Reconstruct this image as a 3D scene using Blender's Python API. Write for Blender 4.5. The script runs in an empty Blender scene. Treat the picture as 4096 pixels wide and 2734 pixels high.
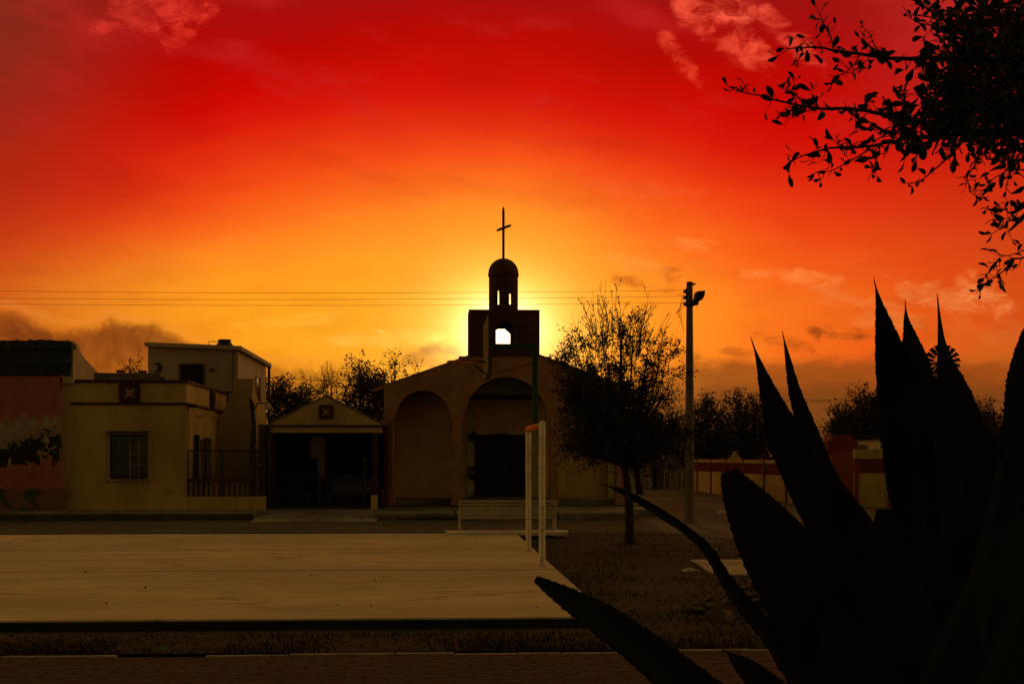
import bpy, bmesh, math, random
from mathutils import Vector, Matrix
from mathutils.geometry import tessellate_polygon
R = math.radians
S = bpy.context.scene
C = S.collection
random.seed(7)

# ------------------------------------------------------------------ camera
F = 1365.0            # focal length in pixels of the 1024 px wide frame (48 mm)
HZ = 456.0            # image row of the horizon
CAMZ = 1.72
YAW = math.atan(82.0 / F)
cam_d = bpy.data.cameras.new('camera'); cam = bpy.data.objects.new('camera', cam_d); C.objects.link(cam)
cam_d.sensor_width = 36.0; cam_d.lens = F * 36 / 1024
cam_d.shift_y = (HZ - 341.5) / 1024
cam.location = (0, 0, CAMZ); cam.rotation_euler = (R(90), 0, -YAW)
cam_d.clip_start = 0.05; cam_d.clip_end = 3000
S.camera = cam
S.render.resolution_x = 1024; S.render.resolution_y = 683
S.view_settings.view_transform = 'Standard'; S.view_settings.look = 'None'
S.view_settings.exposure = 0; S.view_settings.gamma = 1

def at(u, v, Y):
    """world point on the plane y = Y seen at picture position u, v"""
    xc = (u - 512) / F; zc = (HZ - v) / F
    dx = math.sin(YAW) + xc * math.cos(YAW); dy = math.cos(YAW) - xc * math.sin(YAW)
    t = Y / dy
    return Vector((dx * t, Y, CAMZ + zc * t))
def X(u, Y): return at(u, HZ, Y).x
def Z(v, Y, u=500): return at(u, v, Y).z
def gr(u, v, z=0.0):
    """world point at height z"""
    zc = (HZ - v) / F; D = (z - CAMZ) / zc
    xc = (u - 512) / F
    return Vector(((math.sin(YAW) + xc * math.cos(YAW)) * D, (math.cos(YAW) - xc * math.sin(YAW)) * D, z))

def lin(r, g, b):
    f = lambda c: (c / 255 / 12.92) if c / 255 <= 0.04045 else ((c / 255 + 0.055) / 1.055) ** 2.4
    return (f(r), f(g), f(b), 1)

# ------------------------------------------------------------------ node helpers
class NT:
    def __init__(s, tree): s.t = tree; s.n = tree.nodes; s.l = tree.links
    def new(s, ty, **kw):
        n = s.n.new(ty)
        for k, v in kw.items(): setattr(n, k, v)
        return n
    def put(s, sock, v):
        if isinstance(v, E): s.l.new(v.s, sock)
        elif isinstance(v, bpy.types.NodeSocket): s.l.new(v, sock)
        else: sock.default_value = v
    def math(s, op, a, b=0.0, c=0.0):
        n = s.new('ShaderNodeMath', operation=op)
        s.put(n.inputs[0], a); s.put(n.inputs[1], b); s.put(n.inputs[2], c)
        return E(s, n.outputs[0])
    def smooth(s, x, a, b):
        n = s.new('ShaderNodeMapRange', interpolation_type='SMOOTHSTEP')
        s.put(n.inputs[0], x); n.inputs[1].default_value = a; n.inputs[2].default_value = b
        return E(s, n.outputs[0])
    def mix(s, f, a, b, mode='MIX'):
        n = s.new('ShaderNodeMix', data_type='RGBA', blend_type=mode)
        s.put(n.inputs[0], f); s.put(n.inputs[6], a); s.put(n.inputs[7], b)
        return n.outputs[2]
    def ramp(s, x, stops, lo, hi):
        m = s.new('ShaderNodeMapRange'); s.put(m.inputs[0], x); m.inputs[1].default_value = lo; m.inputs[2].default_value = hi
        n = s.new('ShaderNodeValToRGB'); s.l.new(m.outputs[0], n.inputs[0])
        cr = n.color_ramp
        while len(cr.elements) < len(stops): cr.elements.new(0.5)
        for e, (p, c) in zip(cr.elements, stops):
            e.position = (p - lo) / (hi - lo)
        for e, (p, c) in zip(cr.elements, stops): e.color = c
        return n.outputs[0]
    def noise(s, vec, scale, detail=5, rough=0.55, dist=0.0):
        n = s.new('ShaderNodeTexNoise'); s.put(n.inputs['Vector'], vec)
        n.inputs['Scale'].default_value = scale; n.inputs['Detail'].default_value = detail
        n.inputs['Roughness'].default_value = rough; n.inputs['Distortion'].default_value = dist
        return E(s, n.outputs[0])
    def comb(s, x, y, z):
        n = s.new('ShaderNodeCombineXYZ'); s.put(n.inputs[0], x); s.put(n.inputs[1], y); s.put(n.inputs[2], z)
        return n.outputs[0]
class E:
    def __init__(s, nt, sock): s.nt = nt; s.s = sock
    def __add__(s, o): return s.nt.math('ADD', s, o)
    def __radd__(s, o): return s.nt.math('ADD', s, o)
    def __sub__(s, o): return s.nt.math('SUBTRACT', s, o)
    def __rsub__(s, o): return s.nt.math('SUBTRACT', o, s)
    def __mul__(s, o): return s.nt.math('MULTIPLY', s, o)
    def __rmul__(s, o): return s.nt.math('MULTIPLY', s, o)
    def __truediv__(s, o): return s.nt.math('DIVIDE', s, o)
    def __neg__(s): return s.nt.math('MULTIPLY', s, -1.0)

# ------------------------------------------------------------------ sky and sun
SUN_U, SUN_V = 503.0, 336.0
SUN_EL = math.atan((HZ - SUN_V) / F); SUN_AZ = YAW + math.atan((SUN_U - 512) / F)   # azimuth from +Y towards +X
w = bpy.data.worlds.new('World'); S.world = w; w.use_nodes = True
w.cycles.sampling_method = 'MANUAL'; w.cycles.sample_map_resolution = 512
nt = NT(w.node_tree); nt.n.clear()
tc = nt.new('ShaderNodeTexCoord'); sp = nt.new('ShaderNodeSeparateXYZ'); nt.l.new(tc.outputs['Generated'], sp.inputs[0])
dx, dy, dz = (E(nt, o) for o in sp.outputs)
az = nt.math('ARCTAN2', dx, dy)
el = nt.math('ARCSINE', dz)
K = F
U = (az - YAW) * K + 512.0          # angular sky coordinates: 1365 units per radian
V = HZ - el * K
def ang(u, v):
    return 512 + K * math.atan((u - 512) / F), HZ - K * math.atan((HZ - v) / F * math.cos(math.atan((u - 512) / F)))
P = nt.comb(U * 0.01, V * 0.01, 0.0)          # cloud texture space
warp = nt.noise(P, 0.55, 3, 0.5)
warp2 = nt.noise(nt.comb(U * 0.004, V * 0.011, 3.0), 1.0, 3, 0.5)
su, sv = ang(SUN_U, SUN_V)
right = nt.math('MAXIMUM', U - su, 0.0); left = nt.math('MAXIMUM', su - U, 0.0)
dv = (V - sv)
hu = (left / 2.4) * (1.0 - nt.smooth(V, 215.0, 310.0) * 0.30) + (1.0 - nt.math('EXPONENT', right * (-1.0 / 150.0))) * 172.0 + nt.math('MAXIMUM', right - 600.0, 0.0) / 2.6
up = nt.math('MAXIMUM', -dv, 0.0)
t = nt.math('SQRT', hu * hu + up * up) + (warp - 0.5) * 22.0 + (warp2 - 0.5) * 30.0
t = nt.math('MAXIMUM', t, 0.0)
stops = [(0, lin(255, 172, 40)), (60, lin(254, 162, 30)), (100, lin(255, 150, 30)), (130, lin(255, 132, 30)), (150, lin(250, 106, 24)), (176, lin(242, 74, 18)),
         (200, lin(229, 44, 12)), (222, lin(216, 20, 6)), (245, lin(205, 1, 0)), (290, lin(183, 1, 1)), (335, lin(160, 12, 12)), (400, lin(150, 24, 16)), (470, (0.46, 0.175, 0.036, 1)), (640, (0.72, 0.41, 0.095, 1)),
         (1000, (0.44, 0.28, 0.085, 1)), (1400, (0.066, 0.050, 0.020, 1)), (1800, (0.026, 0.022, 0.010, 1))]
base = nt.ramp(t, stops, 0.0, 1800.0)
# side dimming away from the sun, near the horizon
fr = 1.0 - nt.smooth(nt.math('ABSOLUTE', U - 512.0), 640.0, 1150.0)
side = fr * (nt.smooth(left, 240.0, 560.0) * 0.50 + nt.smooth(right, 210.0, 560.0) * 0.34)
low = nt.smooth(V, 60.0, 260.0)
base = nt.mix(side * low, base, (0.20, 0.06, 0.010, 1))
# greyer, browner upper-left corner and top centre streaks
tl = nt.smooth(left, 290.0, 540.0) * (1.0 - nt.smooth(V, 60.0, 250.0)) * nt.smooth(V, -500.0, -50.0)
base = nt.mix(tl * fr * 0.85, base, lin(122, 46, 30))
streak = nt.noise(nt.comb(U * 0.0035 + V * 0.0045, V * 0.012 - U * 0.003, 7.0), 1.6, 4, 0.5)
base = nt.mix(fr * nt.smooth(streak, 0.52, 0.72) * (1.0 - nt.smooth(V, 90.0, 220.0)) * nt.smooth(V, -500.0, -50.0) * 0.5, base, lin(196, 34, 34))
base = nt.mix(fr * nt.smooth(streak, 0.50, 0.30) * 0.13 * (1.0 - nt.smooth(V, 230.0, 300.0)) * nt.smooth(V, -500.0, -50.0), base, lin(140, 0, 2))

# rosy grey veil in the upper right
ur = nt.smooth(right, 300.0, 460.0) * (1.0 - nt.smooth(V, 100.0, 190.0)) * nt.smooth(V, -500.0, -50.0)
base = nt.mix(ur * fr * 0.6, base, lin(186, 42, 36))

col = base
fb = nt.noise(P, 2.2, 8, 0.6, 0.3)
fbw = nt.noise(nt.comb(U * 0.011, V * 0.03, 2.0), 1.5, 8, 0.6, 0.2)
fine = nt.noise(P, 6.0, 6, 0.62, 0.2)
wisp = nt.noise(nt.comb(U * 0.028 + V * 0.022, V * 0.062 - U * 0.012, 5.0), 1.0, 8, 0.68, 0.8)
def patch(col, u, v, ru, rv, rot, color, strength, tex=fb, thr=(0.40, 0.62), hard=1.0, fade=(1.28, 0.48)):
    a, b = ang(u, v); c_, s_ = math.cos(R(rot)), -math.sin(R(rot))
    x = (U - a) * (c_ / ru) + (V - b) * (-s_ / ru)
    y = (U - a) * (s_ / rv) + (V - b) * (c_ / rv)
    d = nt.math('SQRT', x * x + y * y)
    d = d + (tex - 0.5) * -2.2 * hard + (wisp - 0.5) * -1.6
    m = nt.smooth(d, fade[0], fade[1])
    tx = nt.smooth(tex, thr[0], thr[1]) * 0.35 + nt.smooth(wisp, 0.38, 0.60) * 0.65
    return nt.mix(m * tx * strength, col, color)
# broad brown veil of cloud low on the right
vr = nt.smooth(V + (fbw - 0.5) * 26.0 + (fb - 0.5) * 12.0, 352.0, 372.0) * nt.smooth(U + (fb - 0.5) * 150.0 + (V - 360.0) * 0.8, 600.0, 730.0)
col = nt.mix(vr * fr * 0.86, col, lin(150, 74, 22))
vr2 = nt.smooth(V + (fbw - 0.5) * 40.0, 368.0, 412.0) * nt.smooth(U + (fb - 0.5) * 150.0 + (V - 360.0) * 0.8, 580.0, 730.0)
col = nt.mix(vr2 * fr * 0.85, col, lin(110, 63, 23))
gap = nt.smooth(V + (fbw - 0.5) * 40.0, 330.0, 350.0) * nt.smooth(V + (fbw - 0.5) * 40.0, 376.0, 362.0) * nt.smooth(U, 880.0, 980.0)
col = nt.mix(gap * 0.5, col, lin(206, 104, 30))
# cloud bank at left: a ragged upper outline, darkest just under it
def curve1(x, pts, vlo, vhi):
    lo, hi = pts[0][0], pts[-1][0]
    return E(nt, nt.new('ShaderNodeSeparateColor').outputs[0]) if 0 else _c1(x, pts, lo, hi, vlo, vhi)
def _c1(x, pts, lo, hi, vlo, vhi):
    r = nt.ramp(x, [(p, ((v - vlo) / (vhi - vlo),) * 3 + (1,)) for p, v in pts], lo, hi)
    sc = nt.new('ShaderNodeSeparateColor'); nt.l.new(r, sc.inputs[0])
    return E(nt, sc.outputs[0]) * (vhi - vlo) + vlo
topv = curve1(U, [(-300, 322), (4, 320), (30, 313), (52, 322), (95, 329), (122, 321), (160, 325), (198, 340), (240, 352), (290, 362), (345, 361), (400, 372), (450, 380)], 300, 400)
cs = fr * curve1(U, [(-300, .9), (180, .9), (230, .66), (330, .62), (400, .45), (450, 0)], 0, 1)
rag = -4.0 + (fb - 0.5) * 30.0 + (fine - 0.5) * 12.0
m1 = nt.smooth(V + rag * 1.25 - topv, -5.0, 11.0)
m1b = nt.smooth(V + rag - topv, 80.0, 26.0)
col = nt.mix(m1 * cs * (m1b * 0.55 + 0.45), col, nt.mix(nt.smooth(fb + (fbw - 0.5) * 0.6, 0.36, 0.66), lin(112, 48, 14), lin(152, 76, 22)))
col = nt.mix(nt.smooth(V + rag * 0.5 - topv, -9.0, -2.0) * nt.smooth(V + rag * 0.5 - topv, 5.0, -1.0) * cs * 0.35, col, lin(236, 140, 52))
col = patch(col, 436, 357, 38, 10, -3, lin(172, 92, 16), 0.85, fb)
col = patch(col, 446, 350, 17, 6, 0, lin(156, 80, 14), 0.8, fb)
col = patch(col, 290, 320, 46, 7, -6, lin(255, 190, 66), 0.55, fbw)
# small dark clouds on the right
for (u, v, ru, rv, ro, s) in ((634, 281, 22, 7, 12, .95), (678, 277, 22, 8, 8, .95), (668, 290, 34, 6, 5, .5), (740, 352, 22, 5, 8, .6), (776, 340, 26, 7, 12, .9), (836, 333, 26, 7, 6, .95),
                             (912, 322, 26, 6, 14, .55), (700, 360, 28, 5, 0, .45), (960, 375, 70, 12, 0, .5)):
    col = patch(col, u, v, ru, rv, ro, lin(186, 74, 14) if v < 300 else lin(162, 70, 14), s, fb)
# lit wisps
for (u, v, ru, rv, ro, s, c) in ((714, 26, 58, 17, 38, .8, (255, 84, 56)), (682, 60, 30, 9, 52, .6, (250, 76, 44)), (786, 34, 46, 10, 42, .7, (244, 76, 52)), (722, 6, 40, 12, 10, .7, (255, 96, 66)), (760, 50, 14, 6, 30, .5, (250, 80, 50)),
                                 (140, 12, 38, 17, -15, .7, (228, 58, 42)), (190, 24, 30, 11, -48, .8, (248, 62, 40)), (176, 6, 24, 10, -40, .5, (230, 50, 40)),
                                 (696, 244, 24, 7, 0, 1.0, (255, 134, 58)), (738, 237, 9, 4, 0, .5, (248, 100, 34)), (802, 276, 44, 7, 8, .95, (255, 130, 56)),
                                 (640, 268, 36, 8, 15, .5, (255, 150, 64)), (872, 308, 56, 15, 20, 1.0, (236, 120, 50)), (938, 296, 46, 13, 16, 1.0, (238, 126, 62)),
                                 (984, 294, 26, 13, 38, 1.0, (246, 138, 72)), (1000, 330, 60, 12, 12, .35, (222, 110, 46)), (846, 318, 40, 6, 14, .4, (240, 110, 34)),
                                 (620, 188, 60, 8, 6, .2, (255, 110, 50)), (370, 340, 60, 6, 0, .4, (255, 206, 84)), (420, 334, 46, 4, 4, .5, (255, 224, 110))):
    col = patch(col, u, v, ru, rv, ro, lin(*c), s, fb, thr=(0.42, 0.66))
# soft mottling everywhere
col = nt.mix((fine - 0.5) * 0.10 + 0.05, col, nt.mix(1.0, col, (1.25, 1.1, 1.0, 1), 'MULTIPLY'))
col = nt.mix(nt.smooth(fbw, 0.44, 0.66) * 0.22 * nt.smooth(V, 190.0, 330.0), col, nt.mix(1.0, col, (0.66, 0.52, 0.36, 1), 'MULTIPLY'))
# glow round the hidden sun
gd = nt.math('SQRT', (U - su) * (U - su) * 0.72 + (dv + 4.0) * (dv + 4.0))
g1 = nt.math('EXPONENT', gd * gd * (-1.0 / (50.0 * 50.0)))
g2 = nt.math('EXPONENT', gd * (-1.0 / 48.0))
def scaled(f, c): return nt.mix(1.0, nt.comb(f, f, f), c, 'MULTIPLY')
col = nt.mix(1.0, col, scaled(g1, (1.1, 0.70, 0.20, 1)), 'ADD')
col = nt.mix(1.0, col, scaled(g2, (0.62, 0.38, 0.06, 1)), 'ADD')
g3 = nt.math('EXPONENT', gd * gd * (-1.0 / (26.0 * 26.0)))
col = nt.mix(1.0, col, scaled(g3, (1.2, 1.2, 1.1, 1)), 'ADD')
bg = nt.new('ShaderNodeBackground'); nt.l.new(col, bg.inputs[0]); bg.inputs[1].default_value = 1.0
sky = nt.new('ShaderNodeTexSky', sky_type='NISHITA'); sky.sun_disc = False
sky.sun_elevation = SUN_EL; sky.sun_rotation = SUN_AZ; sky.dust_density = 6; sky.ozone_density = 0.5
bg2 = nt.new('ShaderNodeBackground'); nt.l.new(sky.outputs[0], bg2.inputs[0]); bg2.inputs[1].default_value = 0.00015
ad = nt.new('ShaderNodeAddShader'); nt.l.new(bg.outputs[0], ad.inputs[0]); nt.l.new(bg2.outputs[0], ad.inputs[1])
wo = nt.new('ShaderNodeOutputWorld'); nt.l.new(ad.outputs[0], wo.inputs[0])

sl = bpy.data.lights.new('sun', 'SUN'); so = bpy.data.objects.new('sun', sl); C.objects.link(so)
sl.energy = 0.22; sl.angle = R(3); sl.color = (1.0, 0.52, 0.16)
sd = Vector((math.sin(SUN_AZ) * math.cos(SUN_EL), math.cos(SUN_AZ) * math.cos(SUN_EL), math.sin(SUN_EL)))
so.rotation_euler = sd.to_track_quat('Z', 'Y').to_euler()
so.location = (0, 0, 30)

# ------------------------------------------------------------------ materials
def material(name, c1, c2=None, scale=3.0, rough=0.85, bump=0.3, bscale=None, c3=None, stretch=(1, 1, 1), detail=6, spec=0.3, lo=0.38, hi=0.62):
    m = bpy.data.materials.new(name); m.use_nodes = True
    n = NT(m.node_tree); b = n.n['Principled BSDF']
    b.inputs['Roughness'].default_value = rough; b.inputs['Specular IOR Level'].default_value = spec
    g = n.new('ShaderNodeNewGeometry'); mp = n.new('ShaderNodeMapping'); n.l.new(g.outputs['Position'], mp.inputs[0])
    mp.inputs['Scale'].default_value = stretch
    c2 = c2 or tuple(x * 0.75 for x in c1)
    ns = n.noise(mp.outputs[0], scale, detail, 0.62, 0.3)
    col = n.mix(n.smooth(ns, lo, hi), (*c1, 1), (*c2, 1))
    if c3:
        n3 = n.noise(mp.outputs[0], scale * 4.3, 6, 0.7)
        col = n.mix(n.smooth(n3, 0.56, 0.70), col, (*c3, 1))
    fn = n.noise(mp.outputs[0], scale * 11, 4, 0.7)
    col = n.mix(fn * 0.35, col, n.mix(1.0, col, (0.55, 0.52, 0.5, 1), 'MULTIPLY'))
    n.l.new(col, b.inputs['Base Color'])
    if bump:
        bn = n.noise(mp.outputs[0], bscale or scale * 7, 6, 0.65)
        bu = n.new('ShaderNodeBump'); bu.inputs['Strength'].default_value = bump; bu.inputs['Distance'].default_value = 0.02
        n.put(bu.inputs['Height'], bn); n.l.new(bu.outputs[0], b.inputs['Normal'])
    return m

def brick_material(name, c1, c2, mortar, bw, bh, plane='xz', msize=0.012, rough=0.9, bump=0.6):
    m = bpy.data.materials.new(name); m.use_nodes = True
    n = NT(m.node_tree); b = n.n['Principled BSDF']; b.inputs['Roughness'].default_value = rough; b.inputs['Specular IOR Level'].default_value = 0.2
    g = n.new('ShaderNodeNewGeometry'); s = n.new('ShaderNodeSeparateXYZ'); n.l.new(g.outputs['Position'], s.inputs[0])
    x, y, z = (E(n, o) for o in s.outputs)
    wob = (n.noise(g.outputs['Position'], 2.5, 3) - 0.5) * (bh * (0.5 if plane == 'xz' else 1.6))
    vec = n.comb(x + y, z + wob, 0.0) if plane == 'xz' else n.comb(x + wob, y + wob, 0.0)
    br = n.new('ShaderNodeTexBrick'); n.l.new(vec, br.inputs['Vector'])
    br.inputs['Color1'].default_value = (*c1, 1); br.inputs['Color2'].default_value = (*c2, 1); br.inputs['Mortar'].default_value = (*mortar, 1)
    br.inputs['Scale'].default_value = 1.0; br.inputs['Mortar Size'].default_value = msize; br.inputs['Mortar Smooth'].default_value = 0.3
    br.inputs['Brick Width'].default_value = bw; br.inputs['Row Height'].default_value = bh; br.inputs['Bias'].default_value = 0.0
    ns = n.noise(g.outputs['Position'], 1.3, 6, 0.7)
    col = n.mix(n.smooth(ns, 0.35, 0.7) * 0.6, br.outputs[0], n.mix(1.0, br.outputs[0], (0.5, 0.45, 0.42, 1), 'MULTIPLY'))
    n.l.new(col, b.inputs['Base Color'])
    bu = n.new('ShaderNodeBump'); bu.inputs['Strength'].default_value = bump; bu.inputs['Distance'].default_value = 0.015
    h = 1.0 - E(n, br.outputs[1]) + n.noise(g.outputs['Position'], 30, 4) * 0.4
    n.put(bu.inputs['Height'], h); n.l.new(bu.outputs[0], b.inputs['Normal'])
    return m

M = {}
def court_material():
    m = bpy.data.materials.new('court_concrete'); m.use_nodes = True
    n = NT(m.node_tree); b = n.n['Principled BSDF']; b.inputs['Roughness'].default_value = 0.75; b.inputs['Specular IOR Level'].default_value = 0.3
    g = n.new('ShaderNodeNewGeometry'); sp_ = n.new('ShaderNodeSeparateXYZ'); n.l.new(g.outputs['Position'], sp_.inputs[0]); x, y, z = (E(n, o) for o in sp_.outputs)
    big = n.noise(n.comb(x * 0.16, y * 0.30, 0.0), 1.0, 4, 0.55)
    mid = n.noise(n.comb(x * 0.55, y * 2.4, 0.0), 1.0, 7, 0.68, 0.4)
    dash = n.noise(n.comb(x * 2.4, y * 13.0, 4.0), 1.0, 5, 0.62)
    grit = n.noise(n.comb(x * 14.0, y * 26.0, 0.0), 1.0, 3, 0.7)
    col = n.mix(n.smooth(big, 0.36, 0.64), (0.44, 0.34, 0.205, 1), (0.62, 0.45, 0.26, 1))
    col = n.mix(n.smooth(mid, 0.46, 0.66) * 0.7, col, (0.33, 0.26, 0.155, 1))
    col = n.mix(n.smooth(dash, 0.50, 0.66) * 0.6, col, (0.28, 0.22, 0.13, 1))
    col = n.mix(n.smooth(dash, 0.42, 0.30) * 0.30, col, (0.72, 0.54, 0.33, 1))
    col = n.mix(n.smooth(grit, 0.60, 0.75) * 0.35, col, (0.25, 0.19, 0.12, 1))
    vo = n.new('ShaderNodeTexVoronoi', feature='DISTANCE_TO_EDGE'); n.l.new(n.comb(x * 0.16 + mid * 0.35, y * 0.21 + dash * 0.12, 0.0), vo.inputs['Vector']); vo.inputs['Scale'].default_value = 1.0
    crack = n.smooth(E(n, vo.outputs[0]), 0.006, 0.001) * n.smooth(big, 0.46, 0.56)
    col = n.mix(crack * 0.75, col, (0.08, 0.06, 0.04, 1))
    n.l.new(col, b.inputs['Base Color'])
    bu = n.new('ShaderNodeBump'); bu.inputs['Strength'].default_value = 0.35; bu.inputs['Distance'].default_value = 0.01
    n.put(bu.inputs['Height'], grit + mid * 0.6 - crack); n.l.new(bu.outputs[0], b.inputs['Normal'])
    return m
M['court'] = court_material()
M['court_side'] = material('court_edge', (0.018, 0.016, 0.013), None, 2)
M['dirt'] = material('dirt_ground', (0.115, 0.075, 0.045), (0.065, 0.042, 0.026), 0.35, 1.0, 0.8, 9, c3=(0.15, 0.11, 0.07))
M['road'] = material('dirt_road', (0.092, 0.064, 0.038), (0.052, 0.036, 0.022), 0.22, 0.95, 0.5, 10, c3=(0.16, 0.115, 0.07), stretch=(0.4, 1, 1))
M['lawn'] = material('dry_lawn_soil', (0.038, 0.022, 0.011), (0.007, 0.006, 0.004), 0.8, 1.0, 1.0, 14, c3=(0.075, 0.045, 0.022), stretch=(0.6, 1, 1))
M['sidewalk'] = material('sidewalk_concrete', (0.26, 0.22, 0.16), (0.15, 0.12, 0.085), 0.8, 0.9, 0.4, c3=(0.10, 0.085, 0.06))
M['kerb_dark'] = material('near_black_kerb', (0.045, 0.04, 0.03), (0.09, 0.075, 0.05), 1.5)  # near-black base with lighter mottling
M['kerb_green'] = material('green_painted_kerb', (0.05, 0.085, 0.05), (0.09, 0.08, 0.05), 0.4)
M['path'] = brick_material('path_bricks', (0.058, 0.027, 0.018), (0.032, 0.016, 0.012), (0.002, 0.002, 0.002), 0.33, 0.150, 'xy', 0.022, 0.85, 1.0)
M['kerb_white'] = material('whitewashed_edging', (0.30, 0.25, 0.18), (0.15, 0.12, 0.08), 3.5, c3=(0.05, 0.04, 0.03))
M['yellow'] = material('yellow_stucco', (0.55, 0.39, 0.125), (0.40, 0.27, 0.09), 0.55, 0.92, 0.4, 24, c3=(0.31, 0.21, 0.075), stretch=(1.3, 1, 0.7))
M['yellow_dim'] = material('ochre_stucco', (0.50, 0.35, 0.12), (0.40, 0.27, 0.09), 0.9, 0.92, 0.3, 24, c3=(0.33, 0.22, 0.08))
M['white_stucco'] = material('off_white_stucco', (0.46, 0.36, 0.25), (0.38, 0.29, 0.20), 0.6, 0.92, 0.25, 24)
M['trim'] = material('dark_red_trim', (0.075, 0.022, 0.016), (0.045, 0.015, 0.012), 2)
M['black'] = material('blackened_metal', (0.022, 0.020, 0.018), (0.035, 0.028, 0.022), 5, 0.6, 0.1)
M['plastic'] = material('black_plastic', (0.02, 0.02, 0.02), (0.03, 0.03, 0.028), 3, 0.55, 0.05)
M['glass'] = material('dark_pane', (0.012, 0.012, 0.012), (0.02, 0.018, 0.015), 1, 0.25, 0.0, spec=0.5)
M['maroon'] = material('maroon_paint', (0.26, 0.035, 0.03), (0.18, 0.025, 0.022), 1.5, 0.8)
M['maroon_dim'] = material('worn_orange_plaster', (0.34, 0.10, 0.035), (0.26, 0.075, 0.03), 1.2, 0.9)
M['inner'] = material('brown_ochre_plaster', (0.66, 0.42, 0.15), (0.54, 0.33, 0.115), 0.9, 0.92, 0.25, 24)
M['ceiling'] = material('portico_ceiling', (0.12, 0.10, 0.06), (0.09, 0.08, 0.05), 1)
M['pilaster'] = material('pale_yellow_paint', (0.50, 0.42, 0.16), (0.42, 0.35, 0.13), 1.3)
M['door'] = material('dark_door_wood', (0.010, 0.008, 0.006), (0.014, 0.010, 0.008), 3, 0.7)
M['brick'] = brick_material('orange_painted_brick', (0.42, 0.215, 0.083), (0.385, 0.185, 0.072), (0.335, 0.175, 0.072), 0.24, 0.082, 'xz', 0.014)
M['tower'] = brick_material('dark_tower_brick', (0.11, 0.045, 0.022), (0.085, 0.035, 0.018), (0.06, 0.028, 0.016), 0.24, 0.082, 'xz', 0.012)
M['roof'] = material('church_roof_sheet', (0.10, 0.055, 0.03), (0.07, 0.04, 0.025), 2)
M['concrete'] = material('pole_concrete', (0.17, 0.125, 0.085), (0.115, 0.085, 0.06), 1.4, 0.9, 0.4, 22, c3=(0.12, 0.10, 0.07))
M['white_paint'] = material('weathered_white_paint', (0.80, 0.72, 0.54), (0.66, 0.58, 0.43), 3.2, 0.7, 0.3, 25, c3=(0.20, 0.14, 0.09))
M['orange_paint'] = material('chipped_orange_paint', (0.66, 0.17, 0.05), (0.50, 0.12, 0.035), 6, 0.55, 0.3, c3=(0.25, 0.07, 0.03))
M['green_paint'] = material('green_paint', (0.012, 0.070, 0.032), (0.010, 0.052, 0.024), 2, 0.55)
M['bench'] = material('cream_bench_paint', (0.56, 0.47, 0.30), (0.46, 0.38, 0.24), 2.2, 0.7, c3=(0.18, 0.13, 0.08))
M['bark'] = material('dark_bark', (0.035, 0.024, 0.016), (0.020, 0.014, 0.010), 12, 1.0, 0.8, stretch=(1, 1, 0.3))
M['leaf'] = material('leaf_green', (0.022, 0.022, 0.008), (0.040, 0.034, 0.012), 3, 0.8, 0)
M['leaf_far'] = material('leaf_far_green', (0.035, 0.030, 0.010), (0.055, 0.042, 0.014), 1, 0.8, 0)
M['leaf_near'] = material('leathery_leaf', (0.016, 0.018, 0.008), (0.028, 0.026, 0.012), 8, 0.75, 0, spec=0.2)
M['agave'] = material('agave_skin', (0.007, 0.009, 0.006), (0.013, 0.017, 0.010), 3.0, 0.6, 0.25, 30, c3=(0.024, 0.030, 0.016), spec=0.15, stretch=(1.4, 1, 0.12))  # pale green streaks paint the facet highlights into the skin colour
M['spine'] = material('agave_spine', (0.02, 0.012, 0.008), None, 4)
M['block'] = material('concrete_block', (0.20, 0.165, 0.12), (0.14, 0.115, 0.08), 3, c3=(0.08, 0.065, 0.05))
M['red_brick'] = material('red_clay_brick', (0.22, 0.07, 0.035), None, 5)
M['rock'] = material('field_stone', (0.15, 0.095, 0.06), (0.045, 0.032, 0.022), 5, 0.9, 0.5)
M['wood'] = material('weathered_board', (0.16, 0.12, 0.08), (0.10, 0.075, 0.05), 3, stretch=(1, 1, 0.15))
M['galv'] = material('galvanised_wire', (0.17, 0.15, 0.11), None, 4, 0.6, 0)
M['slab'] = material('pale_slab', (0.48, 0.38, 0.26), (0.34, 0.26, 0.18), 1.5, 0.9, 0.4, c3=(0.2, 0.15, 0.1))
M['straw'] = material('dry_grass_blades', (0.055, 0.036, 0.016), (0.014, 0.012, 0.006), 0.8, 0.9, 0)
M['litter_leaf'] = material('fallen_leaf', (0.10, 0.052, 0.022), (0.024, 0.016, 0.009), 1.2, 0.9, 0)
M['paper'] = material('scrap_paper', (0.62, 0.50, 0.36), None, 6)
M['car'] = material('silver_car_paint', (0.42, 0.40, 0.36), (0.38, 0.36, 0.33), 1, 0.35, 0, spec=0.5)
M['tyre'] = material('tyre_rubber', (0.015, 0.015, 0.014), None, 5)
M['white_metal'] = material('white_railing_paint', (0.6, 0.52, 0.4), (0.5, 0.43, 0.33), 3)
M['pale_wall'] = material('peeling_whitewash', (0.44, 0.36, 0.24), (0.09, 0.07, 0.045), 0.9, 0.95, 0.5, stretch=(1.6, 1, 0.35), c3=(0.24, 0.19, 0.12), lo=0.46, hi=0.56)
M['grey_wall'] = material('grey_block_wall', (0.20, 0.17, 0.125), (0.12, 0.10, 0.07), 0.8)

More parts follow.
